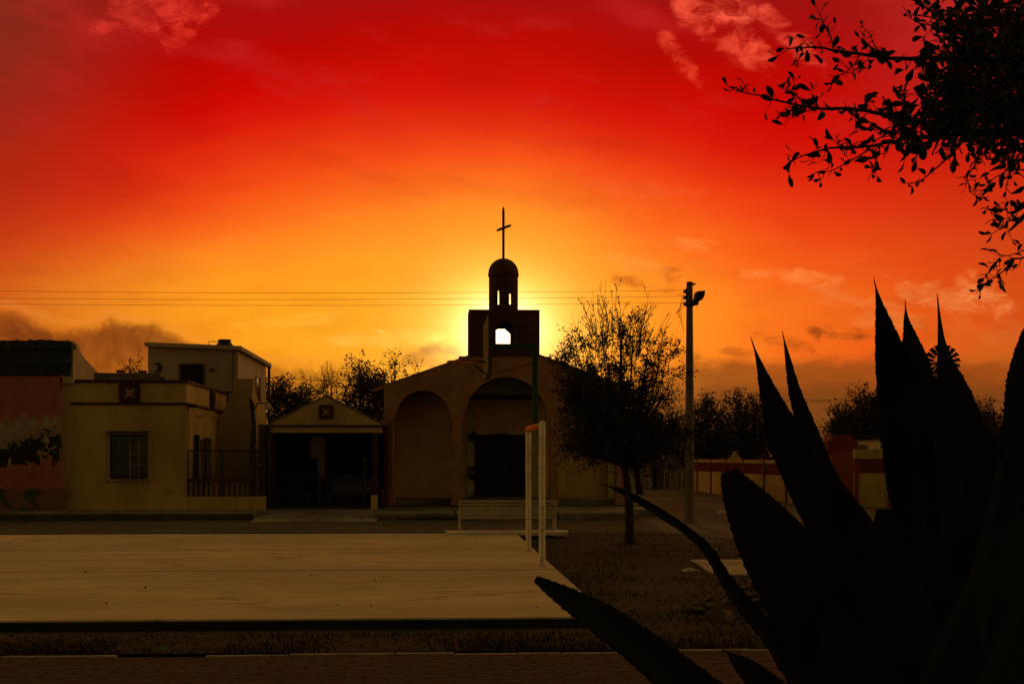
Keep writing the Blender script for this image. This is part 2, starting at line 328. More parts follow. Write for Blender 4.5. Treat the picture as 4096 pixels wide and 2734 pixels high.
# peeling facade: salmon, bare plaster, black mould, orange and blue dado by height
def ruin_material():
    m = bpy.data.materials.new('peeling_painted_facade'); m.use_nodes = True
    n = NT(m.node_tree); b = n.n['Principled BSDF']; b.inputs['Roughness'].default_value = 0.95
    g = n.new('ShaderNodeNewGeometry'); s = n.new('ShaderNodeSeparateXYZ'); n.l.new(g.outputs['Position'], s.inputs[0])
    x, y, z = (E(n, o) for o in s.outputs); pos = g.outputs['Position']
    a = n.noise(pos, 1.1, 7, 0.65); c = n.noise(pos, 4.5, 7, 0.7); d = n.noise(n.comb(x * 3.0, y, z * 0.5), 1.5, 6, 0.7)
    zz = z + (a - 0.5) * 1.1 + (c - 0.5) * 0.5
    col = n.mix(n.smooth(c, 0.35, 0.62), (0.40, 0.125, 0.055, 1), (0.30, 0.10, 0.05, 1))
    col = n.mix(n.smooth(zz + (d - 0.5) * 1.2, 3.05, 2.55) * 0.92, col, n.mix(n.smooth(c, 0.4, 0.6), (0.40, 0.31, 0.20, 1), (0.26, 0.19, 0.125, 1)))
    zm = z + (a - 0.5) * 0.9 - (x + 11.6) * 0.20
    mould = n.smooth(zm + (c - 0.5) * 1.9, 2.22, 2.10)
    hole = n.smooth(n.noise(pos, 3.4, 6, 0.66), 0.555, 0.575)
    col = n.mix(mould * (1.0 - hole), col, (0.014, 0.013, 0.010, 1))
    lower = n.smooth(zm + (c - 0.5) * 0.9, 1.50, 1.44)
    col = n.mix(lower, col, n.mix(n.smooth(c, 0.4, 0.66), (0.36, 0.115, 0.045, 1), (0.24, 0.08, 0.04, 1)))
    dado = n.smooth(z + (c - 0.5) * 0.05, 0.83, 0.81)
    col = n.mix(dado, col, n.mix(n.smooth(a, 0.50, 0.54), (0.20, 0.085, 0.045, 1), (0.045, 0.055, 0.050, 1)))
    n.l.new(col, b.inputs['Base Color'])
    bu = n.new('ShaderNodeBump'); bu.inputs['Strength'].default_value = 0.6; bu.inputs['Distance'].default_value = 0.02
    n.put(bu.inputs['Height'], c + mould * 0.5); n.l.new(bu.outputs[0], b.inputs['Normal'])
    return m
M['ruin'] = ruin_material()
M['cornice'] = material('blue_black_cornice', (0.022, 0.030, 0.034), (0.035, 0.040, 0.042), 0.9, 0.95, 0.6, c3=(0.11, 0.10, 0.085))

# ------------------------------------------------------------------ mesh helpers
class MB:
    def __init__(s): s.v = []; s.f = []
    def add(s, vs, fs):
        k = len(s.v); s.v += [tuple(p) for p in vs]; s.f += [tuple(i + k for i in f) for f in fs]; return s
    def box(s, x0, x1, y0, y1, z0, z1):
        return s.add([(x0, y0, z0), (x1, y0, z0), (x1, y1, z0), (x0, y1, z0), (x0, y0, z1), (x1, y0, z1), (x1, y1, z1), (x0, y1, z1)],
                     [(0, 3, 2, 1), (4, 5, 6, 7), (0, 1, 5, 4), (1, 2, 6, 5), (2, 3, 7, 6), (3, 0, 4, 7)])
    def obox(s, c, ax, ay, az):      # centre and three half-axis vectors
        c, ax, ay, az = map(Vector, (c, ax, ay, az)); vs = []
        for k in (-1, 1):
            for i, j in ((-1, -1), (1, -1), (1, 1), (-1, 1)): vs.append(c + ax * i + ay * j + az * k)
        return s.add(vs, [(0, 3, 2, 1), (4, 5, 6, 7), (0, 1, 5, 4), (1, 2, 6, 5), (2, 3, 7, 6), (3, 0, 4, 7)])
    def prism(s, loops, a, b, plane='y'):
        """loops of 2D points (outer, holes...) extruded from a to b along the plane's normal"""
        def p3(p, d):
            return {'y': (p[0], d, p[1]), 'x': (d, p[0], p[1]), 'z': (p[0], p[1], d)}[plane]
        flat = [q for l in loops for q in l]; n = len(flat)
        tris = tessellate_polygon([[Vector((q[0], q[1], 0)) for q in l] for l in loops])
        vs = [p3(q, a) for q in flat] + [p3(q, b) for q in flat]
        fs = [tuple(t) for t in tris] + [tuple(i + n for i in reversed(t)) for t in tris]
        k = 0
        for l in loops:
            m = len(l)
            for i in range(m): j = (i + 1) % m; fs.append((k + i, k + j, k + j + n, k + i + n))
            k += m
        return s.add(vs, fs)
    def tube(s, pts, rad, n=8, cap=True):
        pts = [Vector(p) for p in pts]
        if not isinstance(rad, (list, tuple)): rad = [rad] * len(pts)
        vs = []; prev = None
        for i, p in enumerate(pts):
            d = (pts[min(i + 1, len(pts) - 1)] - pts[max(i - 1, 0)]).normalized()
            if prev is None:
                a = d.orthogonal().normalized()
            else:
                a = (prev - d * prev.dot(d))
                a = a.normalized() if a.length > 1e-6 else d.orthogonal().normalized()
            prev = a; b = d.cross(a)
            for k in range(n):
                th = 2 * math.pi * k / n; vs.append(p + (a * math.cos(th) + b * math.sin(th)) * rad[i])
        fs = []
        for i in range(len(pts) - 1):
            for k in range(n):
                k2 = (k + 1) % n; fs.append((i * n + k, i * n + k2, (i + 1) * n + k2, (i + 1) * n + k))
        if cap: fs += [tuple(reversed(range(n))), tuple(range((len(pts) - 1) * n, len(pts) * n))]
        return s.add(vs, fs)
    def lathe(s, c, prof, n=24, a0=0.0):
        vs = []; c = Vector(c)
        for r, z in prof:
            for k in range(n):
                th = a0 + 2 * math.pi * k / n; vs.append(c + Vector((r * math.cos(th), r * math.sin(th), z)))
        fs = [(i * n + k, i * n + (k + 1) % n, (i + 1) * n + (k + 1) % n, (i + 1) * n + k) for i in range(len(prof) - 1) for k in range(n)]
        fs += [tuple(reversed(range(n))), tuple(range((len(prof) - 1) * n, len(prof) * n))]
        return s.add(vs, fs)
    def leaf(s, p, d, L, W, roll, kind=0):
        d = Vector(d).normalized(); a = d.orthogonal().normalized(); b = d.cross(a)
        w_ = (a * math.cos(roll) + b * math.sin(roll)); nrm = d.cross(w_); p = Vector(p)
        if kind == 0:
            return s.add([p, p + d * L * .5 + w_ * W * .5, p + d * L, p + d * L * .5 - w_ * W * .5], [(0, 1, 2, 3)])
        pr = [(0, .06), (.25, .55), (.55, 1.0), (.8, .85), (.95, .4), (1, 0.0)]
        vs = []
        for q, ww in pr:
            c = p + d * L * q + nrm * (L * 0.12 * math.sin(q * 3))
            e = nrm * (W * .16 * ww)
            vs += [c - w_ * W * .5 * ww + e, c, c + w_ * W * .5 * ww + e]
        fs = []
        for i in range(len(pr) - 1):
            k = i * 3; fs += [(k, k + 1, k + 4, k + 3), (k + 1, k + 2, k + 5, k + 4)]
        return s.add(vs, fs)
WORLD = {}
# simpler build without leftovers
def _build(s, name, mat, parent=None, smooth=False, bevel=0.0, origin=None, recalc=True):
    me = bpy.data.meshes.new(name)
    if parent is not None: org = WORLD[parent.name]
    elif origin is not None: org = Vector(origin)
    else:
        xs = [p[0] for p in s.v]; ys = [p[1] for p in s.v]; zs = [p[2] for p in s.v]
        org = Vector(((min(xs) + max(xs)) / 2, (min(ys) + max(ys)) / 2, min(zs)))
    me.from_pydata([(p[0] - org.x, p[1] - org.y, p[2] - org.z) for p in s.v], [], s.f); me.update()
    if recalc:
        bm = bmesh.new(); bm.from_mesh(me); bmesh.ops.recalc_face_normals(bm, faces=bm.faces); bm.to_mesh(me); bm.free()
    o = bpy.data.objects.new(name, me); C.objects.link(o)
    if smooth:
        for p in me.polygons: p.use_smooth = True
    if bevel:
        bv = o.modifiers.new('bevel', 'BEVEL'); bv.width = bevel; bv.segments = 2; bv.limit_method = 'ANGLE'; bv.angle_limit = R(40)
    me.materials.append(M[mat])
    if parent is None: o.location = org
    else: o.parent = parent
    WORLD[o.name] = org.copy()
    return o
MB.build = _build

def thing(name, label, cat, loc=(0, 0, 0), group=None):
    o = bpy.data.objects.new(name, None); C.objects.link(o); o.location = loc; o.empty_display_size = 0.3
    o['label'] = label; o['category'] = cat
    if group: o['group'] = group
    WORLD[o.name] = Vector(loc)
    return o
def tag(o, label, cat, group=None, kind=None):
    o['label'] = label; o['category'] = cat
    if group: o['group'] = group
    if kind: o['kind'] = kind
    return o
def struct(o): o['kind'] = 'structure'; return o
def mb(): return MB()
def rnd(a, b): return random.uniform(a, b)

# ================================================================== SETTING
HC = 0.12                                           # court height
g = mb(); n_ = 60
g.add([(-900, -300, -0.02), (900, -300, -0.02), (900, 1500, -0.02), (-900, 1500, -0.02)], [(0, 1, 2, 3)])
struct(g.build('ground', 'dirt', recalc=False))
# dirt street beyond the court, with the side street running away between church and garden wall
r = mb()
def sheet(m_, poly, z):
    flat = [Vector((p[0], p[1], 0)) for p in poly]
    tr = tessellate_polygon([flat])
    return m_.add([(p[0], p[1], z) for p in poly], [tuple(t) for t in tr])
def up_normals(o):
    me = o.data
    for p in me.polygons:
        if p.normal.z < 0: p.flip()
    return o
# uneven lawn (displaced grid) between path and street
LAWN_EDGE = [(5.2, 30.6), (6.0, 29.0), (6.6, 26.6), (7.4, 24.4), (8.4, 22.6), (9.6, 21.0), (12.5, 19.0), (18, 17.5), (40, 16)]
lp = [(-40, 12.05), (60, 12.05), (40, 16)] + LAWN_EDGE[::-1][1:] + [(1.9, 30.6), (-40, 30.6)]
up_normals(struct(sheet(mb(), [(-120, 30.2), (5.2, 30.6)] + LAWN_EDGE[1:] + [(120, 14), (120, 300), (-120, 300)], 0.0).build('street', 'road', recalc=False)))
def lawn_edge_y(x):
    if x <= 5.2: return 30.6
    for (a, b), (c, d) in zip(LAWN_EDGE, LAWN_EDGE[1:]):
        if a <= x <= c: return b + (d - b) * (x - a) / (c - a)
    return 16
lm = mb(); NX, NY = 150, 70
vs = []; 
for i in range(NX + 1):
    x = -22 + 50 * i / NX; ye = lawn_edge_y(x)
    for j in range(NY + 1):
        y = 12.0 + (ye - 12.0) * j / NY
        e = min(1, j / 3, (NY - j) / 3) * (0 if (x < 2.3 and y > 12.9) else 1)
        h = 0.012 + (0.03 * (math.sin(x * 1.7 + y * .9) * math.sin(y * 1.3 - x * .4) * .5 + .5) + rnd(-.008, .012)) * e
        vs.append((x, y, h))
lm.add(vs, [(i * (NY + 1) + j, (i + 1) * (NY + 1) + j, (i + 1) * (NY + 1) + j + 1, i * (NY + 1) + j + 1) for i in range(NX) for j in range(NY)])
struct(lm.build('lawn', 'lawn', smooth=True, recalc=False))
# court
ct = mb(); ct.box(-26, 1.8, 13.6, 28.6, -0.01, HC)
court = struct(ct.build('court', 'court', bevel=0.012))
jt = mb()
for y in (19.3, 23.7): jt.box(-26, 1.79, y - .020, y + .020, HC - 0.02, HC + 0.0015)
for x in (-21.4, -16.7):  jt.box(x - .01, x + .01, 13.61, 28.59, HC - 0.02, HC + 0.001)
struct(jt.build('court_joints', 'court_side', parent=court))
sk = mb(); sk.box(-26.02, 1.82, 13.585, 28.62, -0.015, HC - 0.02)  # dark skirt: the shaded band under the court edge is put into its colour
struct(sk.build('court_edge', 'court_side', parent=court))
struct(mb().box(-40, 0.6, 30.0, 30.35, -0.01, 0.07).build('far_kerb', 'kerb_green', bevel=0.01))
# brick path in front
pth = mb(); NX = 220; vs = []
rows = [8.2 + 3.45 * j / 40 for j in range(41)]
for i in range(NX + 1):
    for y in rows: vs.append((-16 + 32 * i / NX, y, 0.03 + 0.004 * math.sin(i * .31 + y * 2)))
pth.add(vs, [(i * 41 + j, (i + 1) * 41 + j, (i + 1) * 41 + j + 1, i * 41 + j + 1) for i in range(NX) for j in range(40)])
struct(pth.build('brick_path', 'path', recalc=False))
ke = mb(); x = -16
while x < 16:
    L = rnd(.3, 1.1); o_ = rnd(-.015, .015); zt = 0.042 + rnd(-.014, .006)
    if not (-2.75 < x < -2.45): ke.box(x, x + L - .01, 11.69 + o_, 11.77 + o_, -0.02, zt)
    x += L
struct(ke.build('path_edging', 'kerb_white', bevel=0.008))
# pavement before the houses
struct(mb().box(-60, X(253, 37.3), 37.3, 60, -0.02, 0.20).build('pavement', 'sidewalk', bevel=0.02))
struct(mb().box(-60, X(253, 37.2), 37.22, 37.30, -0.02, 0.17).build('pavement_kerb', 'kerb_dark'))
# driveway ramp
x0, x1 = X(254, 37.3), X(373, 37.3)
dr = mb(); yA, yB = 35.9, 39.6
xa, xb = X(250, yA), X(377, yA)
vs = []
for i in range(13):
    for j in range(9):
        f_ = j / 8; q = i / 12
        vs.append(((xa + (xb - xa) * q) * (1 - f_) + (x0 + .05 + (x1 - x0) * q) * f_, yA + (yB - yA) * f_ + (rnd(-.15, .15) if j == 0 else 0), 0.01 + 0.19 * f_ ** .8 + (rnd(-.01, .01) if 0 < j < 8 else 0)))
dr.add(vs, [(i * 9 + j, (i + 1) * 9 + j, (i + 1) * 9 + j + 1, i * 9 + j + 1) for i in range(12) for j in range(8)])
struct(dr.build('driveway', 'sidewalk', recalc=False))
struct(mb().box(X(254, 39.6), X(377, 39.6), 39.6, 60, -0.02, 0.2).build('yard_floor', 'sidewalk'))
# pale concrete slab in the lawn
a = gr(690.6, 560, .04); b_ = gr(716, 574.8, .04)
sb = mb(); sb.prism([[(b_.x, b_.y), (b_.x + 3.6, b_.y), (a.x + 3.6, a.y), (a.x, a.y)]], -0.01, 0.06, 'z')
struct(sb.build('concrete_pad', 'slab', bevel=0.01))

# ================================================================== RUINED HOUSE (far left)
Y1 = 39.3
t = thing('derelict_house', 'derelict house front with peeling salmon plaster and black blue cornice', 'house', (X(20, Y1), Y1, 0.2))
xr = X(59.5, Y1)
mb().box(-18, xr, Y1, Y1 + .35, 0.15, Z(377, Y1)).build('front_wall', 'ruin', t)
# cornice with mouldings
c = mb(); xc = X(72.5, Y1)
c.box(-18, xc - .04, Y1 - .06, Y1 + .3, Z(376.6, Y1), Z(366, Y1))
c.box(-18, xc, Y1 - .12, Y1 + .3, Z(366, Y1), Z(351, Y1))
c.box(-18, xc + .02, Y1 - .20, Y1 + .32, Z(351, Y1), Z(345, Y1))
c.box(-18, xc - .05, Y1 - .16, Y1 + .3, Z(345, Y1), Z(342.8, Y1))
for i in range(34): x = rnd(-17, xc - .3); c.box(x, x + rnd(.04, .22), Y1 - .1 + rnd(0, .1), Y1 + .2, Z(343.2, Y1), Z(343.2, Y1) + rnd(.02, .055))
c.build('cornice', 'cornice', t, bevel=.01)
# side gable wall running back
sx = X(73.0, Y1); Y2_ = 39.5
mb().box(xr + .002, sx - .26, Y1 + .36, Y1 + .6, 3.6, Z(366, Y1)).build('return_wall', 'white_stucco', t)
zs = [(Y1, Z(343, Y1)), (Y1 + .5, Z(344.5, Y1)), (Y1 + .9, Z(352, Y1)), (Y1 + 1.2, Z(355.5, Y1)), (Y1 + 3.5, 4.15), (Y1 + 5.6, 3.55), (Y1 + 7.5, 3.2)]
mb().prism([[(Y1 + .02, Z(384.5, Y2_))] + zs + [(Y1 + 7.5, Z(384.5, Y2_))]], sx - .25, sx, 'x').build('side_wall', 'white_stucco', t)
d = mb(); d.box(-18, X(66.5, Y1), Y1 - .035, Y1 - .001, .2, Z(485, Y1)); d.build('plinth', 'ruin', t)

# ================================================================== YELLOW HOUSE
Y2 = 39.5
xl, xr2 = X(60.5, Y2), X(186.5, Y2); yb = 47.0
ztop, ztr = Z(383.5, Y2), Z(380.6, Y2)
t = thing('yellow_house', 'single storey yellow house with dark red bands and grilled window', 'house', ((xl + xr2) / 2, Y2, .2))
wx0, wx1, wz0, wz1 = X(109.5, Y2), X(147, Y2), Z(478, Y2), Z(434, Y2)
mb().prism([[(xl, .15), (xr2, .15), (xr2, ztop), (xl, ztop)], [(wx0, wz0), (wx0, wz1), (wx1, wz1), (wx1, wz0)]], Y2, Y2 + .25).build('front_wall', 'yellow', t)
mb().prism([[(Y2 + .25, .15), (yb, .15), (yb, ztop), (Y2 + .25, ztop)]], xr2 - .25, xr2, 'x').build('side_wall', 'yellow_dim', t)
mb().box(xl, xr2 - .25, Y2 + .25, yb, ztop - .5, ztop - .35).build('roof', 'block', t)
k = mb(); k.box(X(71, Y2), xr2 + .05, Y2 - .07, Y2 + .28, ztop, ztr); k.box(xr2 - .28, xr2 + .05, Y2 + .28, yb + .05, ztop, ztr); k.build('coping', 'trim', t, bevel=.01)
k = mb(); za, zb = Z(405.3, Y2), Z(402.8, Y2)
k.box(X(71, Y2), xr2 + .06, Y2 - .06, Y2 - .002, za, zb); k.box(xr2 + .002, xr2 + .06, Y2 - .002, yb, za, zb); k.build('string_course', 'trim', t, bevel=.01)
def quatrefoil(cx, cz, s_, star):
    """rounded block with a four pointed hole"""
    n = 48; out = []; inn = []
    for i in range(n):
        th = 2 * math.pi * i / n; cc, ss = math.cos(th), math.sin(th)
        m_ = (abs(cc) ** 4.5 + abs(ss) ** 4.5) ** (-1 / 4.5)
        dent = 1 - .07 * max(0, math.cos(4 * th)) ** 6
        out.append((cx + cc * m_ * s_ * dent, cz + ss * m_ * s_ * dent))
        q = (0.25 + 0.33 * max(0, .5 - .5 * math.cos(4 * th)) ** 1.9) * star
        inn.append((cx + cc * q * s_ * 1.25, cz + ss * q * s_ * 1.25))
    return [out, inn[::-1]]
cx, cz = X(129.7, Y2), Z(393.3, Y2)
mb().prism(quatrefoil(cx, cz, .30, 1), Y2 - .05, Y2 - .003).build('quatrefoil_block', 'trim', t, bevel=.006)
yq = 43.9; zq = Z(400, yq)
mb().prism(quatrefoil(yq, (ztop + zb) / 2, .30, 1), xr2 + .003, xr2 + .10, 'x').build('quatrefoil_block', 'trim', t, bevel=.012)
# window with deep cage grille
wt = mb(); wt.prism([[(wx0, wz0), (wx1, wz0), (wx1, wz1), (wx0, wz1)], [(wx0 + .05, wz0 + .05), (wx0 + .05, wz1 - .05), (wx1 - .05, wz1 - .05), (wx1 - .05, wz0 + .05)]], Y2 + .06, Y2 + .12)
win = wt.build('window', 'black', t)
mb().box(wx0 + .04, wx1 - .04, Y2 + .10, Y2 + .115, wz0 + .04, wz1 - .04).build('pane', 'glass', win)
mu = mb(); mid = wx0 + (wx1 - wx0) * .53
mu.box(mid - .012, mid + .012, Y2 + .075, Y2 + .10, wz0 + .05, wz1 - .05)
mu.box(mid + .24, mid + .26, Y2 + .075, Y2 + .10, wz0 + .05, wz1 - .05)
for q in (.3, .52, .74): mu.box(mid + .012, wx1 - .05, Y2 + .08, Y2 + .095, wz0 + (wz1 - wz0) * q, wz0 + (wz1 - wz0) * q + .02)
mu.build('muntins', 'slab', win)
gr_ = mb(); gy = Y2 - .13
for i in range(9):
    x = wx0 - .05 + (wx1 - wx0 + .1) * i / 8
    gr_.tube([(x, Y2, wz1 + .07), (x, gy + .02, wz1 + .06), (x, gy, wz1 + .02), (x, gy, wz0 - .02), (x, gy + .02, wz0 - .08), (x, Y2, wz0 - .09)], .009, 5)
for z_ in (wz1 + .06, wz1 - .02, (wz0 + wz1) / 2, wz0 + .1, wz0 - .08): gr_.box(wx0 - .06, wx1 + .06, gy - .006, gy + .006, z_, z_ + .016)
gr_.box(wx0 - .07, wx1 + .07, Y2 - .15, Y2 - .003, wz1 + .05, wz1 + .085)
gr_.build('grille', 'black', win)
# side: dark panels stand in for two leaning doorway shadows on the wall
dm = mb(); dm.box(xr2 + .002, xr2 + .03, 41.0, 41.55, .45, 2.35); dm.build('side_shadow_near', 'glass', t)
mb().box(xr2 + .002, xr2 + .05, 42.6, 43.6, .2, 2.3).build('side_shadow_far', 'door', t)
# junction box and hanging cable on corner
mb().box(xr2 - .02, xr2 + .28, Y2 + .05, Y2 + .3, Z(407.5, Y2), Z(404, Y2)).build('junction_box', 'black', t, bevel=.03)
mb().tube([(xr2 + .02, Y2 + .15, zb - .1), (xr2 + .02, Y2 + .15, .5)], .012, 6).build('conduit', 'black', t)
cb = []
for i in range(25):
    f_ = i / 24; y = Y2 + .3 + f_ * 6.4; cb.append((xr2 + .07, y, za - .05 - .18 * abs(math.sin(f_ * math.pi * 2)) + (f_ * -.05)))
mb().tube(cb, .012, 5).build('cable', 'galv', t)
# things on its roof
yb_ = 40.2
for i in range(5):
    a_, b2 = X(93.4 + i * 13.4, yb_), X(93.4 + (i + 1) * 13.4, yb_)
    o = mb().box(a_ + .008, b2 - .008, yb_, yb_ + .15, Z(380, yb_) - .05, Z(373.8 + rnd(-.2, .2), yb_)).build('concrete_block', 'block', bevel=.008)
    tag(o, ['leftmost grey concrete block of the row on the yellow house roof', 'second grey concrete block from the left on the yellow house roof', 'middle grey concrete block of the row on the yellow house roof', 'second grey concrete block from the right on the yellow house roof', 'rightmost grey concrete block of the row on the yellow house roof'][i], 'concrete block', 'concrete blocks in a row on the yellow house roof')
rb = mb(); bx = X(116, yb_)
o = mb().box(X(116.3, yb_), X(124.3, yb_), yb_, yb_ + .14, Z(373.8, yb_) + .006, Z(370.8, yb_)).build('clay_brick', 'red_brick', bevel=.005); tag(o, 'red clay brick lying on the second grey roof block', 'brick', 'clay bricks on top of the grey blocks')
o = mb().box(X(138.3, yb_), X(146, yb_), yb_, yb_ + .14, Z(373.8, yb_) + .006, Z(371.3, yb_)).build('clay_brick', 'red_brick', bevel=.005); tag(o, 'red clay brick lying on the fourth grey roof block', 'brick', 'clay bricks on top of the grey blocks')
o = mb().box(X(160.8, yb_), X(163.2, yb_), yb_, yb_ + .2, Z(380, yb_) - .05, Z(377.2, yb_)).build('roof_post', 'plastic', bevel=.01); tag(o, 'small black stub beside the grey blocks on the yellow roof', 'stub')
o = mb().lathe((X(165.2, yb_), yb_ + .1, Z(380.5, yb_)), [(.06, -.05), (.075, .05), (.06, .09)], 12).build('paint_pot', 'slab', smooth=True); tag(o, 'small pale pot at the roof edge right of the blocks', 'pot')

# ================================================================== TWO STOREY HOUSE BEHIND
Y3 = 47.4
hx0, hx1 = X(148, Y3), X(237.8, Y3); ye = 55.5
zr0 = Z(352, Y3)
t = thing('two_storey_house', 'off white two storey house with flat overhanging roof slab and upper door', 'house', ((hx0 + hx1) / 2, Y3, .2))
du0, du1, dzt, dzb = X(180.2, Y3), X(203.4, Y3), Z(365.5, Y3), 3.55
mb().prism([[(hx0, .15), (hx1, .15), (hx1, zr0), (hx0, zr0)], [(du0, dzb), (du0, dzt), (du1, dzt), (du1, dzb)]], Y3, Y3 + .2).build('front_wall', 'white_stucco', t)
mb().box(hx1 - .2, hx1, Y3 + .2, ye, .15, zr0).build('side_wall', 'white_stucco', t)
mb().box(hx0, hx0 + .2, Y3 + .2, ye, .15, zr0).build('side_wall', 'white_stucco', t)
mb().box(hx0 + .2, hx1 - .2, ye - .2, ye, .15, zr0).build('back_wall', 'white_stucco', t)
rs = mb(); zf = .02
rs.prism([[(hx0 - .06, zr0 + .14), (hx1 + .16, zr0 + .02), (hx1 + .16, zr0 + .16), (hx0 - .06, zr0 + .28)]], Y3 - .3, ye + .5)
rs.build('roof', 'white_stucco', t, bevel=.01)
mb().prism([[(hx0, zr0), (hx1, zr0), (hx1, zr0 + .02), (hx0, zr0 + .135)]], Y3 + .002, ye - .02).build('roof_fillet', 'white_stucco', t)
dd = mb(); dd.box(du0 + .02, du1 - .02, Y3 + .08, Y3 + .13, dzb, dzt - .02); dr_ = dd.build('door', 'door', t)
mb().prism([[(du0 - .05, dzb), (du0, dzb), (du0, dzt), (du1, dzt), (du1, dzb), (du1 + .05, dzb), (du1 + .05, dzt + .05), (du0 - .05, dzt + .05)]], Y3 - .03, Y3 - .002).build('door_frame', 'pale_wall' if 0 else 'wood', t)
# crescent moon ornament
mx, mz = X(157, Y3), Z(368.6, Y3); rr = .17; outer = []; 
for i in range(25): th = R(-125 + 250 * i / 24); outer.append((mx + rr * math.cos(th), mz + rr * math.sin(th)))
for i in range(17): th = R(92 - 184 * i / 16); outer.append((mx - .095 + .142 * math.cos(th), mz + .142 * math.sin(th)))
o = mb().prism([outer], Y3 - .04, Y3 - .003).build('crescent_ornament', 'black'); tag(o, 'black crescent moon ornament on the upper off white wall', 'ornament')
o = mb(); sn = [(X(212, Y3) + (.085 if i % 2 else .072) * math.cos(i * math.pi / 16), Z(370.4, Y3) + (.085 if i % 2 else .072) * math.sin(i * math.pi / 16)) for i in range(32)]
o = o.prism([sn], Y3 - .05, Y3 - .003).build('sun_ornament', 'maroon', bevel=.01); tag(o, 'round dark red ornament on the wall right of the upper door', 'ornament')
px_ = X(233.4, Y3)
mb().tube([(px_, Y3 - .05, zr0), (px_, Y3 - .05, 3.0), (px_ + .06, Y3 - .06, 2.8)], .025, 8).build('drain_pipe', 'grey_wall', t)
yw0 = hx1 and 51.6
sw = mb(); sw.box(hx1 + .002, hx1 + .02, 52.2, 53.4, Z(401, 52), Z(377, 52)); sw = sw.build('window', 'glass', t)
mb().prism([[(52.15, Z(401.6, 52)), (53.45, Z(401.6, 52)), (53.45, Z(376.4, 52)), (52.15, Z(376.4, 52))], [(52.22, Z(401, 52)), (52.22, Z(377, 52)), (53.38, Z(377, 52)), (53.38, Z(401, 52))]], hx1 + .02, hx1 + .05, 'x').build('frame', 'white_stucco', sw)
# water tank on roof, with pipe
tx, tz = X(224.6, Y3 + 1.4), zr0 + .17
tw = thing('water_tank', 'black ribbed water tank on the off white house roof', 'water tank', (tx, Y3 + 1.4, tz))
mb().lathe((tx, Y3 + 1.4, tz - .03), [(.33, 0), (.35, .05), (.345, .10), (.30, .18), (.24, .26), (.20, .30)], 28).build('tank_body', 'plastic', tw, smooth=True)
mb().lathe((tx, Y3 + 1.4, tz + .272), [(.205, 0), (.235, .012), (.235, .05), (.215, .075), (.05, .085)], 28).build('lid', 'plastic', tw, smooth=True)
o = mb().tube([(X(208.3, Y3 + 1.2), Y3 + 1.3, tz - .03), (X(208.3, Y3 + 1.2), Y3 + 1.3, tz + .27), (tx - .2, Y3 + 1.3, tz + .27)], .016, 6).build('roof_pipe', 'galv'); tag(o, 'thin bent water pipe beside the black roof tank', 'pipe')

# ================================================================== FLARED BUTTRESS WALL + YARD FENCE
Y4 = 45.0
pts = [(X(212, Y4), .2), (X(213, Y4), Z(455, Y4)), (X(218, Y4), Z(430, Y4)), (X(224, Y4), Z(409, Y4)), (X(232.5, Y4), Z(394, Y4)), (X(235.5, Y4), Z(379.2, Y4)), (X(253.8, Y4), Z(379.2, Y4)), (X(251, Y4), Z(410, Y4)), (X(248, Y4), Z(450, Y4)), (X(247, Y4), .2)]
t = thing('stair_wall', 'tall ochre plaster wall with a flared sloping side beside the yellow house', 'wall', (X(235, Y4), Y4, .2))
mb().prism([pts], Y4, Y4 + .2).build('front_wall', 'yellow_dim', t)
mb().prism([[(Y4 + .2, .2), (Y4 + 4.5, .2), (Y4 + 4.5, 2.6), (Y4 + .2, 4.2)]], X(246, Y4), X(246, Y4) + .18, 'x').build('side_wall', 'yellow', t)
hr = mb(); yh = 46.0
hr.tube([(X(223, yh), yh, Z(392.3, yh)), (X(233, yh), yh, Z(392.3, yh))], .025, 6); hr.tube([(X(228, yh), yh, Z(392.3, yh)), (X(228, yh), yh, Z(409, yh))], .025, 6)
tag(hr.build('handrail', 'black'), 'black metal handrail between yellow house and flared wall', 'handrail')

YF = 39.55
t = thing('low_yard_wall', 'low yellow wall under the chain link fence by the yellow house', 'wall', (X(225, YF), YF, .2))
mb().box(X(184, YF), X(265.5, YF), YF, YF + .18, .15, Z(495.5, YF)).build('wall_body', 'yellow', t, bevel=.01)
t = thing('chain_link_fence', 'chain link fence with dark red balustrade on the low yellow wall', 'fence', (X(225, YF), YF, Z(495.5, YF)))
zt = Z(450.3, YF); zb2 = Z(495.5, YF); zm = Z(479.5, YF); ym = YF + .09
mb().tube([(X(186, YF), ym, zt), (X(271, YF), ym, zt)], .018, 6).build('top_rail', 'black', t)
for u, w_ in ((186.5, .045), (221.8, .03), (254, .07), (264, .04)):
    mb().box(X(u, YF) - w_, X(u, YF) + w_, ym - .04, ym + .04, zb2, zt + .02).build('post', 'black', t)
mb().box(X(186, YF), X(254, YF), ym - .05, ym + .05, zm - .04, zm + .05).build('balustrade_rail', 'trim', t, bevel=.008)
u = 190
while u < 252:
    if abs(u - 221.8) > 2:
        mb().lathe((X(u, YF), ym, zb2), [(.055, 0), (.055, .04), (.03, .07), (.05, .16), (.055, .2), (.03, .3), (.022, .36), (.045, .40), (.045, zm - .04 - zb2)], 10).build('baluster', 'block', t, smooth=True)
    u += 5.2
ch = mb(); s_ = .085; xA, xB = X(187, YF), X(253, YF); H_ = zt - zm
def clipline(x, z, dx_, dz_):
    pts = []
    t0, t1 = -1e9, 1e9
    for p, d_, lo, hi in ((x, dx_, xA, xB), (z, dz_, zm + .05, zt)):
        a1, b1 = (lo - p) / d_, (hi - p) / d_
        t0 = max(t0, min(a1, b1)); t1 = min(t1, max(a1, b1))
    return ((x + dx_ * t0, z + dz_ * t0), (x + dx_ * t1, z + dz_ * t1)) if t1 > t0 else None
q = -H_
